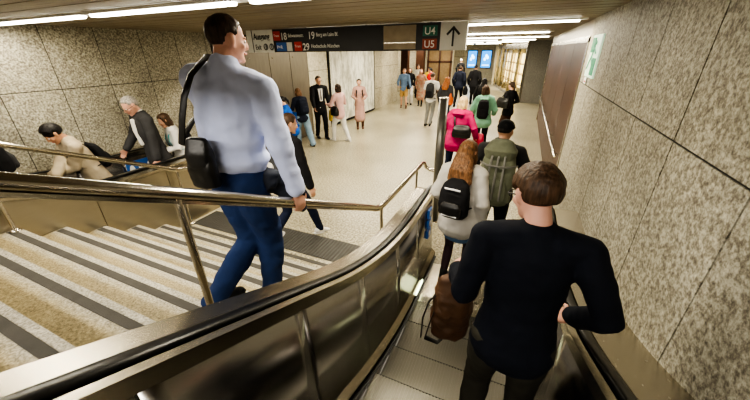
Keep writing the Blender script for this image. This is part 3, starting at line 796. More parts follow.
    def shoes(s, mat, sole=None, boot=0.):
        k = s.k
        for an, t, kn in ((s.anl, s.tl, s.kl), (s.anr, s.tr, s.kr)):
            ft = s.foot(an, t); m = MB()
            m.loft([ft(-.055, .045), ft(0, .055), ft(.08, .04), ft(.15, .028), ft(.175, .024)], [(.036*k, .038*k), (.04*k, .05*k), (.044*k, .034*k), (.042*k, .023*k), (.028*k, .016*k)], (1, 0, 0), n=14)
            m.loft([ft(0, .05), an+(kn-an).normalized()*(.03+boot)*k], [.044*k, (.046+.05*boot)*k], (1, 0, 0), n=14)
            o = remeshed(m, 'shoe', mat, s.root, .009, 2)
            m = MB(); u = (ft(0, .1)-ft(0, 0)).normalized()
            m.loft([ft(-.08, .008), ft(-.03, .008), ft(.06, .008), ft(.15, .008), ft(.185, .008)], [(.026*k, .010*k), (.038*k, .011*k), (.042*k, .011*k), (.042*k, .010*k), (.024*k, .008*k)], (1, 0, 0), n=12)
            m.obj('sole', sole or mat, o, True)
    def belt(s, mat):
        k = s.k; m = MB(); c = s.P+s.spine*.118*k
        m.loft([c-s.spine*.016*k, c+s.spine*.016*k], [(.160*k*max(1., s.fat*.97), .118*k)]*2, s.sd, n=24, cap=False); return m.obj('belt', mat, s.root, True)
    def hair(s, mat, style='short', vol=.012, length=.25, front=.045, name='hair', wavy=.004):
        k = s.k; m = MB(); sc_ = noise
        seed = random.random()*30
        low = -.74 if style != 'crop' else -.50
        def fn(d):
            hz = math.hypot(d.x, d.y)+1e-6; yy = d.y/hz
            pts = [(-1, low), (-.45, low+.06), (-.22, -.12), (-.05, .08), (.10, .04), (.22, -.10), (.36, -.05), (.50, .34), (.75, .50), (1, .56)]
            zm = pts[-1][1]
            for (a0, b0), (a1, b1) in zip(pts[:-1], pts[1:]):
                if yy <= a1: zm = b0+(b1-b0)*(yy-a0)/(a1-a0); break
            n_ = sc_.noise(V((d.x*5+seed, d.y*5, d.z*3)))*.035+sc_.noise(V((d.x*16+seed, d.y*16, d.z*6)))*.02
            t = max(0., min(1., (d.z-zm+.03+n_)/.14)); t = t*t*(3-2*t)
            return .84+(.16+n_)*t
        v = vol
        m.ell(s.H(0, -.014, .034), tuple(k*s.hs*x for x in (.076+v, .096+v*.9, .088+v)), s.Rh, n=48, m=36, fn=fn)
        if style in ('short', 'crop'):
            m.obj(name, mat, s.root, True)
            return
        R = s.Rh @ V((1, 0, 0))
        if style == 'long':
            dn = V((0, 0, -1)); b0 = s.H(0, -.055, .02); b1 = s.H(0, -.085, -.06)
            b2 = s.neck-s.fwd*.11*k+V((0, 0, .0)); b3 = b2+(-s.spine*.8+dn*.2).normalized()*length*k-s.fwd*.03
            m.loft([b0, b1, b2, b2.lerp(b3, .5), b3], [(.085*k, .06*k), (.105*k, .055*k), (.122*k, .048*k), (.13*k, .038*k), (.095*k, .022*k)], R, n=18)
            for q in (-1, 1):
                m.loft([s.H(q*.066, .005, .04), s.H(q*.082, .005, -.05), s.H(q*.085, .0, -.13)], [.022*k, .026*k, .018*k], s.hfwd, n=10)
        elif style == 'bob':
            m.loft([s.H(0, -.04, .03), s.H(0, -.055, -.05), s.H(0, -.05, -.115)], [(.082*k, .06*k), (.092*k, .052*k), (.085*k, .04*k)], R, n=18)
            for q in (-1, 1): m.loft([s.H(q*.07, .01, .04), s.H(q*.084, .01, -.05), s.H(q*.08, .0, -.1)], [.02*k, .025*k, .018*k], s.hfwd, n=10)
        elif style == 'ponytail':
            m.loft([s.H(0, -.09, .05), s.H(0, -.13, .04), s.H(0, -.15, -.03), s.H(0, -.14, -.13)], [.025*k, .028*k, .03*k, .012*k], R, n=10)
        elif style == 'bun':
            m.ell(s.H(0, -.1, .075), (.042*k, .042*k, .042*k))
        remeshed(m, name, mat, s.root, .009, 1, wavy, 22)
    def cap(s, mat, peak=True):
        k = s.k; m = MB()
        m.ell(s.H(0, -.012, .045), (.09*k, .108*k, .092*k), s.Rh, n=28, m=16, fn=lambda d: 1. if d.z > -.12 else .8)
        o = m.obj('cap', mat, s.root, True)
        m = MB(); m.loft([s.H(0, .07, .052), s.H(0, .12, .045), s.H(0, .15, .035)], [(.07*k, .008*k), (.062*k, .006*k), (.03*k, .004*k)], s.Rh@V((1, 0, 0)), n=14); m.obj('peak', mat, o, True)
    def glasses(s, mat=blackm):
        k = s.k; m = MB(); R = s.Rh@V((1, 0, 0))
        for q in (-1, 1):
            pts = []
            for i in range(13):
                a = 2*PI*i/12; pts.append(s.H(q*.034+.026*math.cos(a), .103, .006+.018*math.sin(a)))
            m.loft(pts, [.0022*k]*13, s.hfwd, n=6, cap=False)
            m.loft([s.H(q*.06, .103, .012), s.H(q*.083, .06, .012), s.H(q*.086, -.01, .008)], [.0028*k]*3, (0, 0, 1), n=6)
        m.loft([s.H(-.008, .105, .01), s.H(.008, .105, .01)], [.0022*k]*2, (0, 0, 1), n=6)
        return m.obj('glasses', mat, s.root, True)
    # ------------------------------------------------ things carried: things of their own, standing where they are worn
    def carried(s, name, label, cat, anchor, group=None):
        t = empty(name, (0, 0, 0), label, cat, group)
        base = s.Mr @ V(anchor); t.location = base
        mw = Matrix.Translation(-base) @ s.Mr
        return t, mw
    def torso(s, x, y, z):
        """x right, y forward, z up along the spine from the pelvis (metres for 1.76 m)"""
        return s.P+s.sd*x*s.k+s.fwd*y*s.k+s.spine*z*s.k
    def backpack(s, label, mat, trim=None, w=.15, hgt=.42, dp=.08, z0=.08, group=None, band=None, straps=True, th=.014, rolltop=False, cat='backpack', x0=0., name='backpack'):
        k = s.k; trim = trim or mat
        yb = -.10-th-.012
        an = s.torso(x0, yb-dp, z0); T, mw = s.carried(name, label, cat, an, group)
        m = MB()
        zs = [0, .04, .3, .7, .92, 1.]; rw = [.86, .97, 1., .97, .82, .55]; rd = [.7, .95, 1.05, .95, .75, .4]
        m.loft([s.torso(x0, yb-dp*q*.95, z0+hgt*z) for z, q in zip(zs, rd)], [(w*a*k, dp*b*k) for a, b in zip(rw, rd)], s.sd, n=24, power=3.2, fixed=tuple(s.spine))
        remeshed(m, 'pack_body', mat, T, .010, 2, .004, 14, mw)
        m = MB()
        m.loft([s.torso(x0, yb-dp*2.0, z0+hgt*z) for z in (.08, .14, .38, .46)], [(w*.62*k, dp*.3*k), (w*.72*k, dp*.42*k), (w*.7*k, dp*.38*k), (w*.55*k, dp*.2*k)], s.sd, n=20, power=3.5, fixed=tuple(s.spine))
        remeshed(m, 'front_pocket', trim, T, .009, 2, .003, 14, mw)
        m = MB(); c = [s.torso(x0-.03, yb-.02, z0+hgt*.98), s.torso(x0-.02, yb-.02, z0+hgt*1.07), s.torso(x0+.02, yb-.02, z0+hgt*1.07), s.torso(x0+.03, yb-.02, z0+hgt*.98)]
        m.loft(c, [.006*k]*4, s.fwd, n=8); m.obj('grab_handle', trim, T, True, mw)
        if band:
            for zz in (.12, .86):
                m = MB(); q = 2.32 if zz < .5 else 1.93
                m.loft([s.torso(x0-w*.5, yb-dp*q, z0+hgt*zz), s.torso(x0+w*.5, yb-dp*q, z0+hgt*zz)], [(.010*k, .005*k)]*2, s.spine, n=8); m.obj('reflective_band', band, T, True, mw)
        if straps:
            for q in (-1, 1):
                m = MB(); a = .085
                pts = [s.torso(q*a, yb+.0, z0+hgt*.86), s.torso(q*.085, -.075-th, .46), s.torso(q*.09, .0, .508+th), s.torso(q*.095, .08+th, .46), s.torso(q*.105, .118+th, .36), s.torso(q*.125, .10+th, .24), s.torso(q*.155, .0, .16), s.torso(q*.13, yb-.01, z0+.07)]
                m.loft(pts, [(.022*k, .006*k)]*3+[(.024*k, .006*k)]*2+[(.014*k, .005*k)]*3, s.sd, n=8)
                m.obj('shoulder_strap', trim, T, True, mw)
        return T, mw
def bag(P, label, mat, at, size=(.15, .06, .12), axis=None, strap=None, cat='bag', name='shoulder_bag', group=None, voxel=.010, power=3., flap=True, wr=.006, sr=(.018, .005)):
    """soft bag; at = top centre in the bearer's space"""
    at = V(at); T, mw = P.carried(name, label, cat, at-V((0, 0, size[2]*2)), group)
    ax = V(axis or (0, 1, 0)).normalized(); w, d, h = size; m = MB()
    m.loft([at-V((0, 0, 2*h*q)) for q in (1, .93, .5, .12, 0)], [(w*.85, d*.7), (w, d), (w*1.02, d*1.1), (w*.9, d*.7), (w*.75, d*.35)], ax, n=20, power=power, fixed=(0, 0, -1))
    remeshed(m, 'bag_body', mat, T, voxel, 2, wr, 12, mw)
    if flap:
        m = MB(); m.loft([at+V((0, 0, .004)), at-V((0, 0, h*.5)), at-V((0, 0, h*1.0))], [(w*.8, d*.5), (w*.93, d*1.12), (w*.9, d*1.2)], ax, n=20, power=power, fixed=(0, 0, -1))
        remeshed(m, 'flap', mat, T, voxel, 2, wr*.5, 12, mw)
    if strap:
        m = MB(); m.loft([V(p) for p in strap], [sr]*len(strap), ax, n=8); m.obj('strap', mat, T, True, mw)
    return T, mw
# cloth colours
navy = cloth('navy_knit', (.008, .010, .017)); olive = cloth('olive_trouser', (.045, .042, .032)); sky = cloth('pale_blue_shirt', (.54, .60, .84), .75, .06)
denim = cloth('blue_denim', (.022, .045, .13)); ddenim = cloth('dark_denim', (.012, .018, .045)); ldenim = cloth('light_denim', (.25, .36, .47)); mdenim = cloth('mid_denim', (.10, .17, .30))
black = cloth('black_cloth', (.012, .012, .014)); char = cloth('charcoal_cloth', (.045, .045, .048)); leather = plain('black_leather', (.010, .010, .010), .38, 0, .2, 30)
brownl = plain('brown_leather', (.09, .045, .022), .6, 0, .35, 18, .3); whitec = cloth('white_cloth', (.72, .71, .68), .8, .05); greyc = cloth('light_grey_cloth', (.50, .48, .45), .85, .08)
midgrey = cloth('mid_grey_cloth', (.22, .22, .21)); magenta = cloth('magenta_cloth', (.40, .010, .10), .7, .15); mint = cloth('mint_cloth', (.20, .40, .29), .8, .12)
sage = cloth('sage_nylon', (.17, .185, .135), .7, .25); red = cloth('red_cloth', (.55, .02, .02)); yellow = cloth('yellow_cloth', (.72, .50, .04)); orange = cloth('orange_cloth', (.55, .13, .04))
beige = cloth('beige_cloth', (.38, .32, .23), .85, .12); khaki = cloth('khaki_cloth', (.42, .27, .10)); pinkc = cloth('pale_pink_cloth', (.62, .40, .38), .8, .08); dusty = cloth('dusty_pink_cloth', (.48, .30, .26), .8, .12)
cobalt = cloth('cobalt_cloth', (.01, .09, .42)); whites = plain('white_shoe', (.75, .74, .72), .5); tight = cloth('black_tights', (.05, .03, .038), .6)
shirtblue = cloth('chambray', (.13, .20, .32)); reflect = plain('reflective_tape', (.75, .75, .78), .3); teal = cloth('teal_cloth', (.03, .30, .33)); bootb = plain('brown_boot', (.10, .04, .02), .5)
def mkpattern():
    m, nt, b = nodes('patterned_cloth'); tc = nt.nodes.new('ShaderNodeTexCoord')
    v = nt.nodes.new('ShaderNodeTexVoronoi'); v.inputs['Scale'].default_value = 14; link(nt, tc.outputs['Object'], v.inputs['Vector'])
    r = nt.nodes.new('ShaderNodeValToRGB'); r.color_ramp.elements[0].color = (.35, .12, .08, 1); r.color_ramp.elements[1].color = (.35, .30, .22, 1)
    link(nt, v.outputs['Color'], r.inputs['Fac']); link(nt, r.outputs['Color'], b.inputs['Base Color']); b.inputs['Roughness'].default_value = .8; return m
patt = mkpattern()

# 1 man in the pale blue shirt on the stairs
p = Person(loc=(-1.555, 1.35, .68), face=-9, h=2.0, hs=.84, lean=3, side=6.5, twist=20, pel=(-.0, -.02), head=(8, -14, 2), fl=(-.04, -.34, .17), fr=(.03, .06, 0), tl=-6, tr=-4,
           hr=(.36, .14, .98), hl=(-.28, .22, 1.12), el=(-1, -.5, 0), er=(.6, -1, 0), fine=True, vox=.009, skin='pink', fat=1.06,
           label='tall man in pale blue shirt and jeans walking down the stairs')
p.top(sky, 'shirt', .020, -.135, wr=.010, collar=True, boxy=1.12); p.trousers(denim, 'jeans', .016, 1.2, wr=.009, sag=.085); p.shoes(leather, boot=.10)
p.hair(HR['darkbrown'], 'short', .008); p.belt(leather)
T, mw = bag(p, 'black shoulder bag hanging at the hip of the man in pale blue', leather, p.torso(-.045, -.20, .25), (.085, .045, .135), (1, .3, 0),
    [p.torso(-.12, -.21, .22), p.torso(-.105, -.20, .34), p.torso(-.085, -.19, .44), p.torso(-.07, -.15, .53), p.torso(-.065, -.03, .615), p.torso(-.09, .10, .50), p.torso(-.20, .14, .36), p.torso(-.225, .0, .28), p.torso(-.15, -.17, .23)], cat='shoulder bag', sr=(.022, .004))
an = p.wr+V((0, .0, -.06))
T, mw = p.carried('folded_jacket', 'dark crumpled jacket held in the right hand of the man in blue', 'jacket', an)
m = MB(); m.loft([p.torso(.12, .02, .07), p.torso(.19, .03, .0), p.torso(.2, .12, -.04), an+V((-.02, .04, -.0)), an+V((-.03, .06, -.10))], [(.05, .035), (.085, .05), (.09, .05), (.07, .05), (.04, .03)], (0, 0, 1), n=14)
remeshed(m, 'jacket_cloth', cloth('slate_cloth', (.035, .04, .055)), T, .01, 2, .016, 16, mw)

# 2 man behind him at the stair foot
p = Person(loc=(-2.60, 3.02, 0), face=-20, h=1.84, lean=8, side=-2, head=(14, -10, 0), fl=(-.07, -.34, .05), fr=(.09, .36, .0), tl=-28, tr=12, hr=(.34, .12, .86), vox=.010,
           hl=(-.28, .25, .92), label='brown haired man in dark jacket and white sneakers striding onto the floor', fine=True)
p.top(black, 'jacket', .022, .06, wr=.008, collar=True); p.trousers(ddenim, 'jeans', .008, 1.05); p.shoes(whites); p.hair(HR['brown'], 'short', .012)
p.backpack('small black and grey backpack on the striding man in dark jacket', char, greyc, w=.125, hgt=.38, dp=.055, th=.022)

# 3 man in the dark jumper on the escalator
p = Person(loc=(.16, 1.24, .265), face=3, h=1.79, lean=4, head=(22, 24, 0), fl=(-.13, .02, 0), fr=(.13, -.02, 0), hl=(-.30, .20, 1.12), hr=(.25, .14, 1.02), el=(.0, -1, -.5), er=(.7, -1, -.2), fine=True, vox=.009,
           curl=.9, label='man in black jumper and olive trousers standing on the escalator', skin='pink', fat=.97)
p.top(navy, 'jumper', .018, .07, wr=.007, boxy=1.08); p.trousers(olive, 'trousers', .012, 1.15, wr=.006); p.shoes(leather); p.hair(HR['brown'], 'short', .017, front=.05); p.glasses()
h_ = p.wl
T, mw = bag(p, 'brown leather rucksack dangling from the hand of the man in black', brownl, h_+V((-.01, .05, -.12)), (.115, .075, .215), (1, .3, 0),
    None, cat='rucksack', name='rucksack', power=2.6, wr=.014, voxel=.009)
m = MB(); m.loft([h_+V((.0, .07, -.02)), h_+V((-.02, .09, -.06)), h_+V((.0, .08, -.15))], [(.016, .005)]*3, (1, 0, 0), n=8); m.obj('grab_strap', brownl, T, True, mw)
for q, dx in ((0, -.02), (1, .03)):
    m = MB(); m.loft([h_+V((dx-.03, .02, -.14)), h_+V((-.12+dx, -.0, -.28)), h_+V((-.15+dx, .0, -.42)), h_+V((-.16+dx*.5, -.02, -.56)), h_+V((-.10+dx, .02, -.62)), h_+V((-.04, .0, -.55))][:6 if q else 4], [(.017, .004)]*(6 if q else 4), (0, 1, 0), n=8)
    m.obj('shoulder_strap', leather, T, True, mw)

# 4 girl with the black backpack
p = Person(loc=(-.37, 2.95, .012), face=-10, h=1.68, sex='f', lean=1, head=(4, -4, 3), fl=(-.10, -.03, 0), fr=(.10, .10, 0), hl=(-.22, .16, .95), vox=.010, label='long haired girl in pale hoodie and black tights on the escalator landing', fat=1.08, fine=True)
p.top(greyc, 'hoodie', .030, .12, wr=.010, flare=1.12, boxy=1.15); p.skirt(mdenim, .26, 1.05, 'denim_shorts'); p.tights(tight); p.shoes(leather, boot=.06); p.hair(HR['auburn'], 'long', .012, .20, wavy=.005)
m = MB(); m.loft([p.torso(0, -.09, .42), p.torso(0, -.11, .47), p.torso(0, -.08, .50)], [(.10, .03), (.11, .04), (.09, .03)], p.sd, n=16); remeshed(m, 'hood', greyc, p.root, .012, 2, .006)
p.backpack('black backpack with white reflective stripes on the girl in pale hoodie', black, leather, w=.15, hgt=.36, dp=.085, z0=.10, band=reflect, th=.030)

# 5 man with the rucksack and black cap
p = Person(loc=(-.09, 3.66, 0), face=-4, h=1.76, lean=3, head=(6, -14, 0), fl=(-.12, -.10, 0), fr=(.13, .14, 0), hl=(-.3, .25, .98), hr=(.3, .25, .98), el=(-.8, -1, 0), er=(.8, -1, 0), label='man in black cap and dark jacket walking off the escalator', fat=1.1)
p.top(char, 'jacket', .024, .06, collar=True); p.trousers(black, 'trousers', .012, 1.1); p.shoes(black); p.hair(HR['black'], 'crop', .006); p.cap(black)
T, mw = p.backpack('large grey green trekking rucksack worn by the man in black cap', sage, sage, w=.18, hgt=.60, dp=.115, z0=-.03, th=.024, x0=.02, cat='rucksack', name='trekking_rucksack')
for q in (-.075, 0, .075):
    m = MB(); m.loft([p.torso(.02+q, -.435, .05), p.torso(.02+q*.95, -.438, .24), p.torso(.02+q*.9, -.395, .40), p.torso(.02+q*.8, -.33, .56), p.torso(.02+q*.8, -.2, .60)], [(.011, .004)]*5, p.sd, n=8); m.obj('compression_strap', midgrey, T, True, mw)
m = MB(); m.loft([p.torso(.02, -.25, .50), p.torso(.02, -.26, .56), p.torso(.02, -.25, .61)], [(.16, .10), (.165, .115), (.13, .08)], p.sd, n=20, power=3, fixed=tuple(p.spine)); remeshed(m, 'lid', sage, T, .011, 2, .006, 14, mw)
m = MB(); m.loft([p.torso(-.17, -.25, .40), p.torso(-.08, -.39, .41), p.torso(.02, -.41, .41), p.torso(.12, -.39, .41), p.torso(.21, -.25, .40)], [(.012, .004)]*5, p.spine, n=8); m.obj('cross_strap', midgrey, T, True, mw)

# 6 woman in magenta
p = Person(loc=(-.98, 6.0, 0), face=-8, h=1.70, sex='f', lean=10, side=2, head=(14, -14, 0), fl=(-.10, -.18, 0), fr=(.10, .16, 0), hr=(.33, .16, .95), hl=(-.30, .1, .9), label='blond woman in magenta jacket with black handbag', fat=1.2)
p.top(magenta, 'jacket', .028, .10, wr=.010, flare=1.1, boxy=1.1); p.trousers(ddenim, 'jeans', .010); p.shoes(black); p.hair(HR['blond'], 'bob', .010)
m = MB(); m.loft([p.torso(0, -.10, .43), p.torso(0, -.14, .49), p.torso(0, -.09, .54)], [(.09, .03), (.12, .05), (.09, .03)], p.sd, n=16); remeshed(m, 'hood', magenta, p.root, .012, 2, .006)
bag(p, 'black leather handbag slung on the back of the magenta jacket', leather, p.torso(.13, -.20, .28), (.17, .07, .105), (1, .1, 0),
    [p.torso(-.02, -.17, .27), p.torso(-.06, -.14, .42), p.torso(-.09, -.04, .55), p.torso(-.02, .1, .47)], cat='handbag', name='handbag')
bag(p, 'pinkish red bag carried in front of the woman in magenta', plain('crimson_bag', (.40, .02, .06), .5), V((.36, .26, .98)), (.10, .07, .14), (1, 0, 0), None, cat='bag', name='tote_bag')

# 7 woman in the mint jacket
p = Person(loc=(-.76, 8.3, 0), face=0, h=1.68, sex='f', lean=3, head=(6, 8, -4), fl=(-.09, -.12, 0), fr=(.09, .14, 0), hl=(-.24, .22, .98), hr=(.24, .22, .98), label='woman in mint green jacket and black trousers walking away', fat=1.15)
p.top(mint, 'jacket', .030, .10, wr=.010, flare=1.1, boxy=1.1); p.trousers(black, 'trousers', .012, 1.1); p.shoes(black); p.hair(HR['brown'], 'bob', .010)
m = MB(); m.loft([p.torso(0, -.10, .43), p.torso(0, -.14, .49), p.torso(0, -.09, .55)], [(.09, .03), (.12, .05), (.09, .03)], p.sd, n=16); remeshed(m, 'hood', mint, p.root, .012, 2, .006)
p.backpack('black backpack on the woman in mint green jacket', black, w=.14, hgt=.43, dp=.07, z0=.05, th=.030)

# 8 dark haired woman beside mint
p = Person(loc=(-1.22, 11.2, 0), face=-12, h=1.64, sex='f', lean=6, side=10, head=(5, 0, 0), fl=(-.25, -.12, 0), fr=(.02, .16, 0), label='black haired woman in long black coat beside the mint jacket')
p.top(black, 'coat', .026, .10, flare=1.1); p.skirt(black, .45, 1.0, 'coat_skirt'); p.trousers(black, 'trousers'); p.shoes(black); p.hair(HR['black'], 'long', .012, .16)

# 9 woman with the handbag
p = Person(loc=(-.24, 9.9, 0), face=50, h=1.64, sex='f', lean=0, head=(4, -10, 0), fl=(-.07, .05, 0), fr=(.09, -.05, 0), hl=(-.16, .2, 1.0), hr=(.22, .18, 1.02), label='dark haired woman in black top and brown skirt facing left')
p.top(black, 'top', .022, .08); p.skirt(cloth('dark_brown_cloth', (.06, .03, .02)), .45, 1.0); p.tights(black); p.shoes(black, boot=.08); p.hair(HR['darkbrown'], 'ponytail', .010)
bag(p, 'large black shoulder bag on the woman in brown skirt', leather, p.torso(-.24, .03, .36), (.22, .08, .13), (0, 1, 0), [p.torso(-.22, -.13, .33), p.torso(-.17, -.05, .49), p.torso(-.17, .06, .49), p.torso(-.22, .16, .33)], cat='shoulder bag')

# 10-12 dark figures walking away
p = Person(loc=(-2.66, 15.6, 0), face=-5, h=1.80, lean=2, fl=(-.1, -.15, 0), fr=(.1, .2, 0), label='man in dark navy jacket walking away below the screens', fat=1.12)
p.top(cloth('ink_cloth', (.014, .018, .035)), 'jacket', .028, .08, collar=True); p.trousers(black); p.shoes(black); p.hair(HR['darkbrown'], 'crop', .008)
bag(p, 'black bag hanging at the right hand of the navy jacket man', black, p.wr+V((.06, 0, -.05)), (.16, .09, .18), (0, 1, 0), None, cat='bag', name='holdall')
p = Person(loc=(-2.08, 16.3, 0), face=-2, h=1.80, lean=2, fl=(-.1, .15, 0), fr=(.1, -.15, 0), label='man in long black coat walking away under the right blue screen', fat=1.1)
p.top(black, 'coat', .028, .10, collar=True); p.skirt(black, .38, 1.0, 'coat_tail'); p.trousers(black); p.shoes(black); p.hair(HR['black'], 'crop', .008)
p = Person(loc=(-4.2, 24.6, 0), face=0, h=1.86, label='far off white haired person in black beneath the left blue screen', fl=(-.1, .1, 0), vox=.014)
p.top(black, 'jacket', .02, .06); p.trousers(black); p.shoes(black); p.hair(HR['white'], 'crop', .012)

# 13 backpack man, 14 red haired woman
p = Person(loc=(-2.80, 11.1, 0), face=-4, h=1.76, lean=3, head=(4, 0, 0), fl=(-.11, -.12, 0), fr=(.10, -.28, .06), tr=-30, hl=(-.32, .1, .86), hr=(.34, -.02, .88), label='man in white T-shirt and grey trousers walking away')
p.top(whitec, 't_shirt', .016, .05, 'short'); p.trousers(midgrey, 'trousers', .012, 1.0); p.shoes(black); p.hair(HR['brown'], 'crop', .008)
p.backpack('dark grey backpack on the man in white T-shirt', char, black, w=.145, hgt=.44, dp=.075, z0=.05)
p = Person(loc=(-2.22, 10.7, 0), face=-10, h=1.66, sex='f', lean=3, head=(5, 0, 0), fl=(-.1, .1, 0), fr=(.1, -.1, 0), label='red haired woman in grey jacket beside the backpack man', fat=1.1)
p.top(char, 'jacket', .028, .08, boxy=1.1); p.trousers(ddenim); p.shoes(black); p.hair(HR['red'], 'long', .012, .12)
bag(p, 'orange red bag at the side of the red haired woman', orange, p.torso(.22, -.05, .30), (.10, .06, .17), (0, 1, 0), None, cat='bag', name='shoulder_bag')

# 15-20 group by the left corner
p = Person(loc=(-4.92, 14.4, 0), face=-165, h=1.72, lean=0, fl=(-.12, .1, 0), fr=(.12, -.12, 0), hl=(-.3, .15, .9), hr=(.25, .2, 1.0), label='man in denim shirt and tan shorts walking toward the camera')
p.top(shirtblue, 'denim_shirt', .02, .08); p.trousers(khaki, 'shorts', .018, 1.1, .92*.9); p.shoes(bootb); p.hair(HR['brown'], 'short', .008)
bag(p, 'black pouch worn at the hip of the man in tan shorts', black, p.torso(-.2, .12, .12), (.09, .06, .09), (0, 1, 0), None, cat='pouch', name='pouch')
p = Person(loc=(-5.0, 15.5, 0), face=-172, h=1.68, sex='f', fl=(-.1, .05, 0), fr=(.1, -.06, 0), hr=(.2, .22, 1.05), label='woman in black top and white trousers next to denim shirt man')
p.top(black, 'top', .02, .10); p.trousers(whitec, 'trousers', .016, 1.15); p.shoes(black); p.hair(HR['brown'], 'bob', .010)
p = Person(loc=(-4.36, 15.2, 0), face=-170, h=1.66, sex='f', fl=(-.08, .08, 0), fr=(.08, -.08, 0), hl=(-.2, .2, 1.1), label='woman in long patterned dress and black boots')
p.top(patt, 'dress_top', .022, .08); p.skirt(patt, .62, 1.2); p.tights(black); p.shoes(leather, boot=.14); p.hair(HR['auburn'], 'bob', .010)
p = Person(loc=(-5.35, 18.0, 0), face=-165, h=1.72, sex='f', vox=.013, label='woman in white top standing farther behind the patterned dress')
p.top(whitec, 'top', .02, .1); p.trousers(black); p.shoes(black); p.hair(HR['brown'], 'short', .010)
p = Person(loc=(-4.55, 17.2, 0), face=-150, h=1.64, vox=.013, sex='f', label='person in yellow top behind the red jacket')
p.top(yellow, 'top', .02, .1); p.trousers(ddenim); p.shoes(black); p.hair(HR['black'], 'bob', .010)
p = Person(loc=(-3.95, 15.8, 0), face=70, h=1.70, vox=.012, lean=14, head=(15, 0, 0), hl=(-.15, .4, 1.0), hr=(.2, .4, 1.05), label='person in bright red jacket bending slightly to the left')
p.top(red, 'jacket', .026, .08); p.trousers(black); p.shoes(black); p.hair(HR['black'], 'short', .010)

# 21-25 people by the left wall
p = Person(loc=(-5.42, 8.15, 0), face=-128, h=1.82, lean=0, head=(8, 6, 0), fl=(-.1, .12, 0), fr=(.1, -.14, 0), hl=(-.28, .12, .90), hr=(.25, .24, .98), label='man in black suit, white shirt and tie near the metal doors', fine=True)
p.top(whitec, 'shirt', .010, .02, collar=True); p.trousers(black, 'trousers', .012, 1.1); p.shoes(leather); p.hair(HR['darkbrown'], 'crop', .007); p.glasses()
jk = p.top(black, 'suit_jacket', .024, .14, wr=.005)
m = MB(); m.add([p.torso(-.065, .135, .49), p.torso(.065, .135, .49), p.torso(.035, .175, .16), p.torso(-.035, .175, .16), p.torso(-.065, .09, .49), p.torso(.065, .09, .49), p.torso(.035, .12, .16), p.torso(-.035, .12, .16)], [(0, 1, 2, 3), (4, 7, 6, 5), (0, 4, 5, 1), (1, 5, 6, 2), (2, 6, 7, 3), (3, 7, 4, 0)]); so = m.obj('shirt_front', whitec, p.root)
m = MB(); m.loft([p.torso(0, .145, .47), p.torso(0, .165, .35), p.torso(0, .178, .20)], [(.010, .006), (.012, .006), (.016, .005)], p.sd, n=8); m.obj('tie', black, so, True)
bag(p, 'small yellow carrier bag held by the man in black suit', yellow, p.wl+V((0, 0, -.1)), (.09, .04, .16), (0, 1, 0), None, cat='carrier bag', name='carrier_bag', flap=False)
p = Person(loc=(-4.70, 8.05, 0), face=72, h=1.64, sex='f', lean=0, head=(4, 4, 0), fl=(-.1, .20, 0), fr=(.12, -.22, 0), hl=(-.18, .28, 1.05), hr=(.16, .25, 1.08), label='woman in pale pink top and white trousers facing the suited man', fine=True)
p.top(pinkc, 'top', .024, .10); p.trousers(whitec, 'trousers', .016, 1.15); p.shoes(whites); p.hair(HR['darkbrown'], 'bob', .012)
bag(p, 'black handbag over the arm of the woman in white trousers', leather, p.torso(-.21, -.02, .18), (.14, .07, .12), (0, 1, 0), [p.torso(-.20, -.1, .17), p.torso(-.18, -.04, .34), p.torso(-.18, .03, .34), p.torso(-.2, .08, .17)], cat='handbag', name='handbag')
p = Person(loc=(-4.92, 9.8, 0), face=-150, h=1.62, sex='f', lean=0, head=(2, 0, 0), fl=(-.09, .0, 0), fr=(.09, .04, 0), hl=(-.14, .22, 1.02), hr=(.14, .22, 1.02), label='woman in dusty pink dress with brown boots before the white panel', fine=True)
p.top(dusty, 'dress_top', .020, .08); p.skirt(dusty, .66, 1.1); p.tights(bootb); p.shoes(bootb, boot=.18); p.hair(HR['black'], 'short', .012)
p.backpack('dark backpack worn by the woman in dusty pink dress', black, w=.13, hgt=.36, dp=.05)
p = Person(loc=(-5.42, 7.25, 0), face=62, h=1.60, sex='f', lean=10, head=(16, 0, 0), fl=(-.12, .16, 0), fr=(.12, -.24, 0), hl=(-.14, .30, 1.05), hr=(.1, .32, 1.08), label='woman in navy top and light wide jeans by the metal doors', fine=True)
p.top(cloth('ink_cloth', (.014, .018, .035)), 'top', .022, .08); p.trousers(ldenim, 'wide_jeans', .022, 1.4); p.shoes(black); p.hair(HR['auburn'], 'bob', .010)
p.backpack('dark navy backpack on the woman in wide jeans', cloth('ink_cloth', (.014, .018, .035)), w=.15, hgt=.42, dp=.07)
bag(p, 'bright blue shopping bag held before the woman in wide jeans', cobalt, p.torso(-.18, .16, .16), (.17, .08, .20), (0, 1, 0), None, cat='shopping bag', name='shopping_bag', flap=False)
p = Person(loc=(-4.72, 5.9, 0), face=120, h=1.58, sex='f', lean=14, head=(22, 0, 0), fl=(-.1, .15, 0), fr=(.1, -.1, 0), hl=(-.2, .35, 1.0), hr=(.2, .3, 1.0), label='dark haired person in cobalt blue jacket beyond the tall man')
p.top(cobalt, 'jacket', .024, .1); p.trousers(ddenim); p.shoes(black); p.hair(HR['black'], 'ponytail', .010)

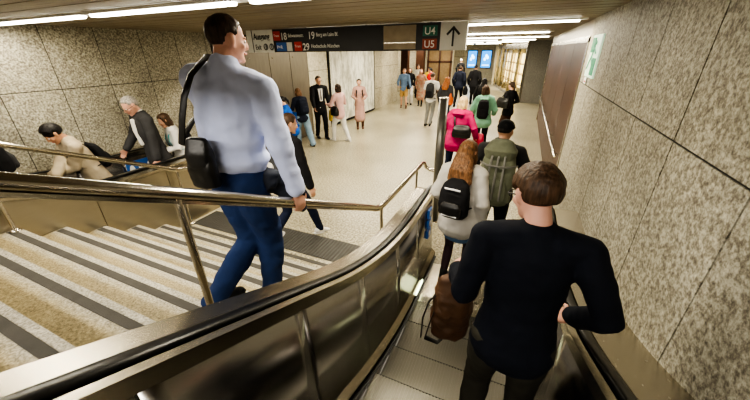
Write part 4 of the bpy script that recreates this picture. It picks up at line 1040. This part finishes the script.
# 26-29 riders on the far escalator
p = Person(loc=(-5.2, 2.15, 0), face=172, h=1.74, lean=16, head=(38, 0, 0), fl=(-.12, .05, 0), fr=(.12, -.05, 0), hl=(.02, .42, 1.06), hr=(-.16, .42, 1.08), el=(-.5, -1, 0), er=(.5, -1, 0), fine=True, label='black haired man in beige jacket looking down at his hands', skin='tan')
p.top(beige, 'jacket', .026, .10, wr=.010, boxy=1.1); p.trousers(ddenim); p.shoes(black); p.hair(HR['black'], 'short', .020)
m = MB(); m.loft([p.torso(0, .10, .46), p.torso(0, .13, .33), p.torso(0, .13, .15)], [(.045, .025), (.05, .028), (.05, .028)], p.sd, n=14); remeshed(m, 'dark_shirt_front', black, p.root, .012, 2)
p.backpack('black backpack on the man in beige jacket', black, w=.13, hgt=.34, dp=.06, th=.026)
p = Person(loc=(-5.22, 3.05, 0), face=168, h=1.92, lean=7, head=(30, 4, 0), fl=(-.12, .05, 0), fr=(.12, -.05, 0), hr=(-.06+.45, .28, 1.06), hl=(-.26, .12, .95), er=(.6, -1, 0), fine=True, label='grey haired man in charcoal suit and white shirt on far escalator', skin='pink', fat=1.05)
p.top(whitec, 'shirt', .010, .02, collar=True); p.trousers(ddenim, 'trousers'); p.shoes(black); p.hair(HR['grey'], 'short', .010); p.glasses()
p.top(char, 'suit_jacket', .026, .12, wr=.006)
m = MB(); m.loft([p.torso(0, .115, .50), p.torso(0, .135, .36), p.torso(0, .13, .16)], [(.05, .03), (.046, .032), (.03, .03)], p.sd, n=14); remeshed(m, 'shirt_front', whitec, p.root, .011, 2)
p = Person(loc=(-5.14, 3.42, 0), face=160, h=1.60, sex='f', lean=9, head=(24, -4, 0), fl=(-.1, .05, 0), fr=(.1, -.05, 0), hl=(-.12, .32, 1.02), hr=(.2, .33, 1.05), fine=True, label='brown haired woman in white top with dark straps on far escalator')
p.top(whitec, 'top', .024, .08); p.trousers(black); p.shoes(black); p.hair(HR['brown'], 'bob', .012)
p.backpack('black and teal backpack on the woman in white top', black, teal, w=.14, hgt=.40, dp=.06, th=.024)
bag(p, 'black bag held in front by the woman in white top', black, p.torso(0, .26, .22), (.14, .05, .09), (1, 0, 0), None, cat='bag', name='handbag')
p = Person(loc=(-5.12, 1.12, .30), face=180, h=1.76, lean=5, head=(5, 0, 0), fl=(-.1, .0, 0), fr=(.1, .0, 0), label='person in dark clothes at the left edge of the picture')
p.top(black, 'jacket', .022, .08); p.trousers(black); p.shoes(black); p.hair(HR['black'], 'short', .010)
p.backpack('black backpack at the left picture edge', black, char, w=.15, hgt=.44, dp=.09, z0=.02, band=reflect)

# ------------------------------------------------------------------ light
w = bpy.data.worlds.new('world'); sc.world = w; w.use_nodes = True
bg = w.node_tree.nodes['Background']; bg.inputs[0].default_value = (1, .92, .78, 1); bg.inputs[1].default_value = .55
def area(loc, rot, size, e, col=(1, .94, .84)):
    l = bpy.data.lights.new('hall_lamp', 'AREA'); l.shape = 'RECTANGLE'; l.size, l.size_y = size; l.energy = e; l.color = col
    o = bpy.data.objects.new('hall_lamp', l); C.objects.link(o); o.location = loc; o.rotation_euler = rot
area((-2.2, -1.9, 3.5), (math.radians(27), 0, 0), (6, .3), 130)
sc.view_settings.view_transform = 'AgX'
try: sc.view_settings.look = 'AgX - High Contrast'
except Exception: pass
sc.view_settings.exposure = .45

bpy.data.scenes.remove(TS)
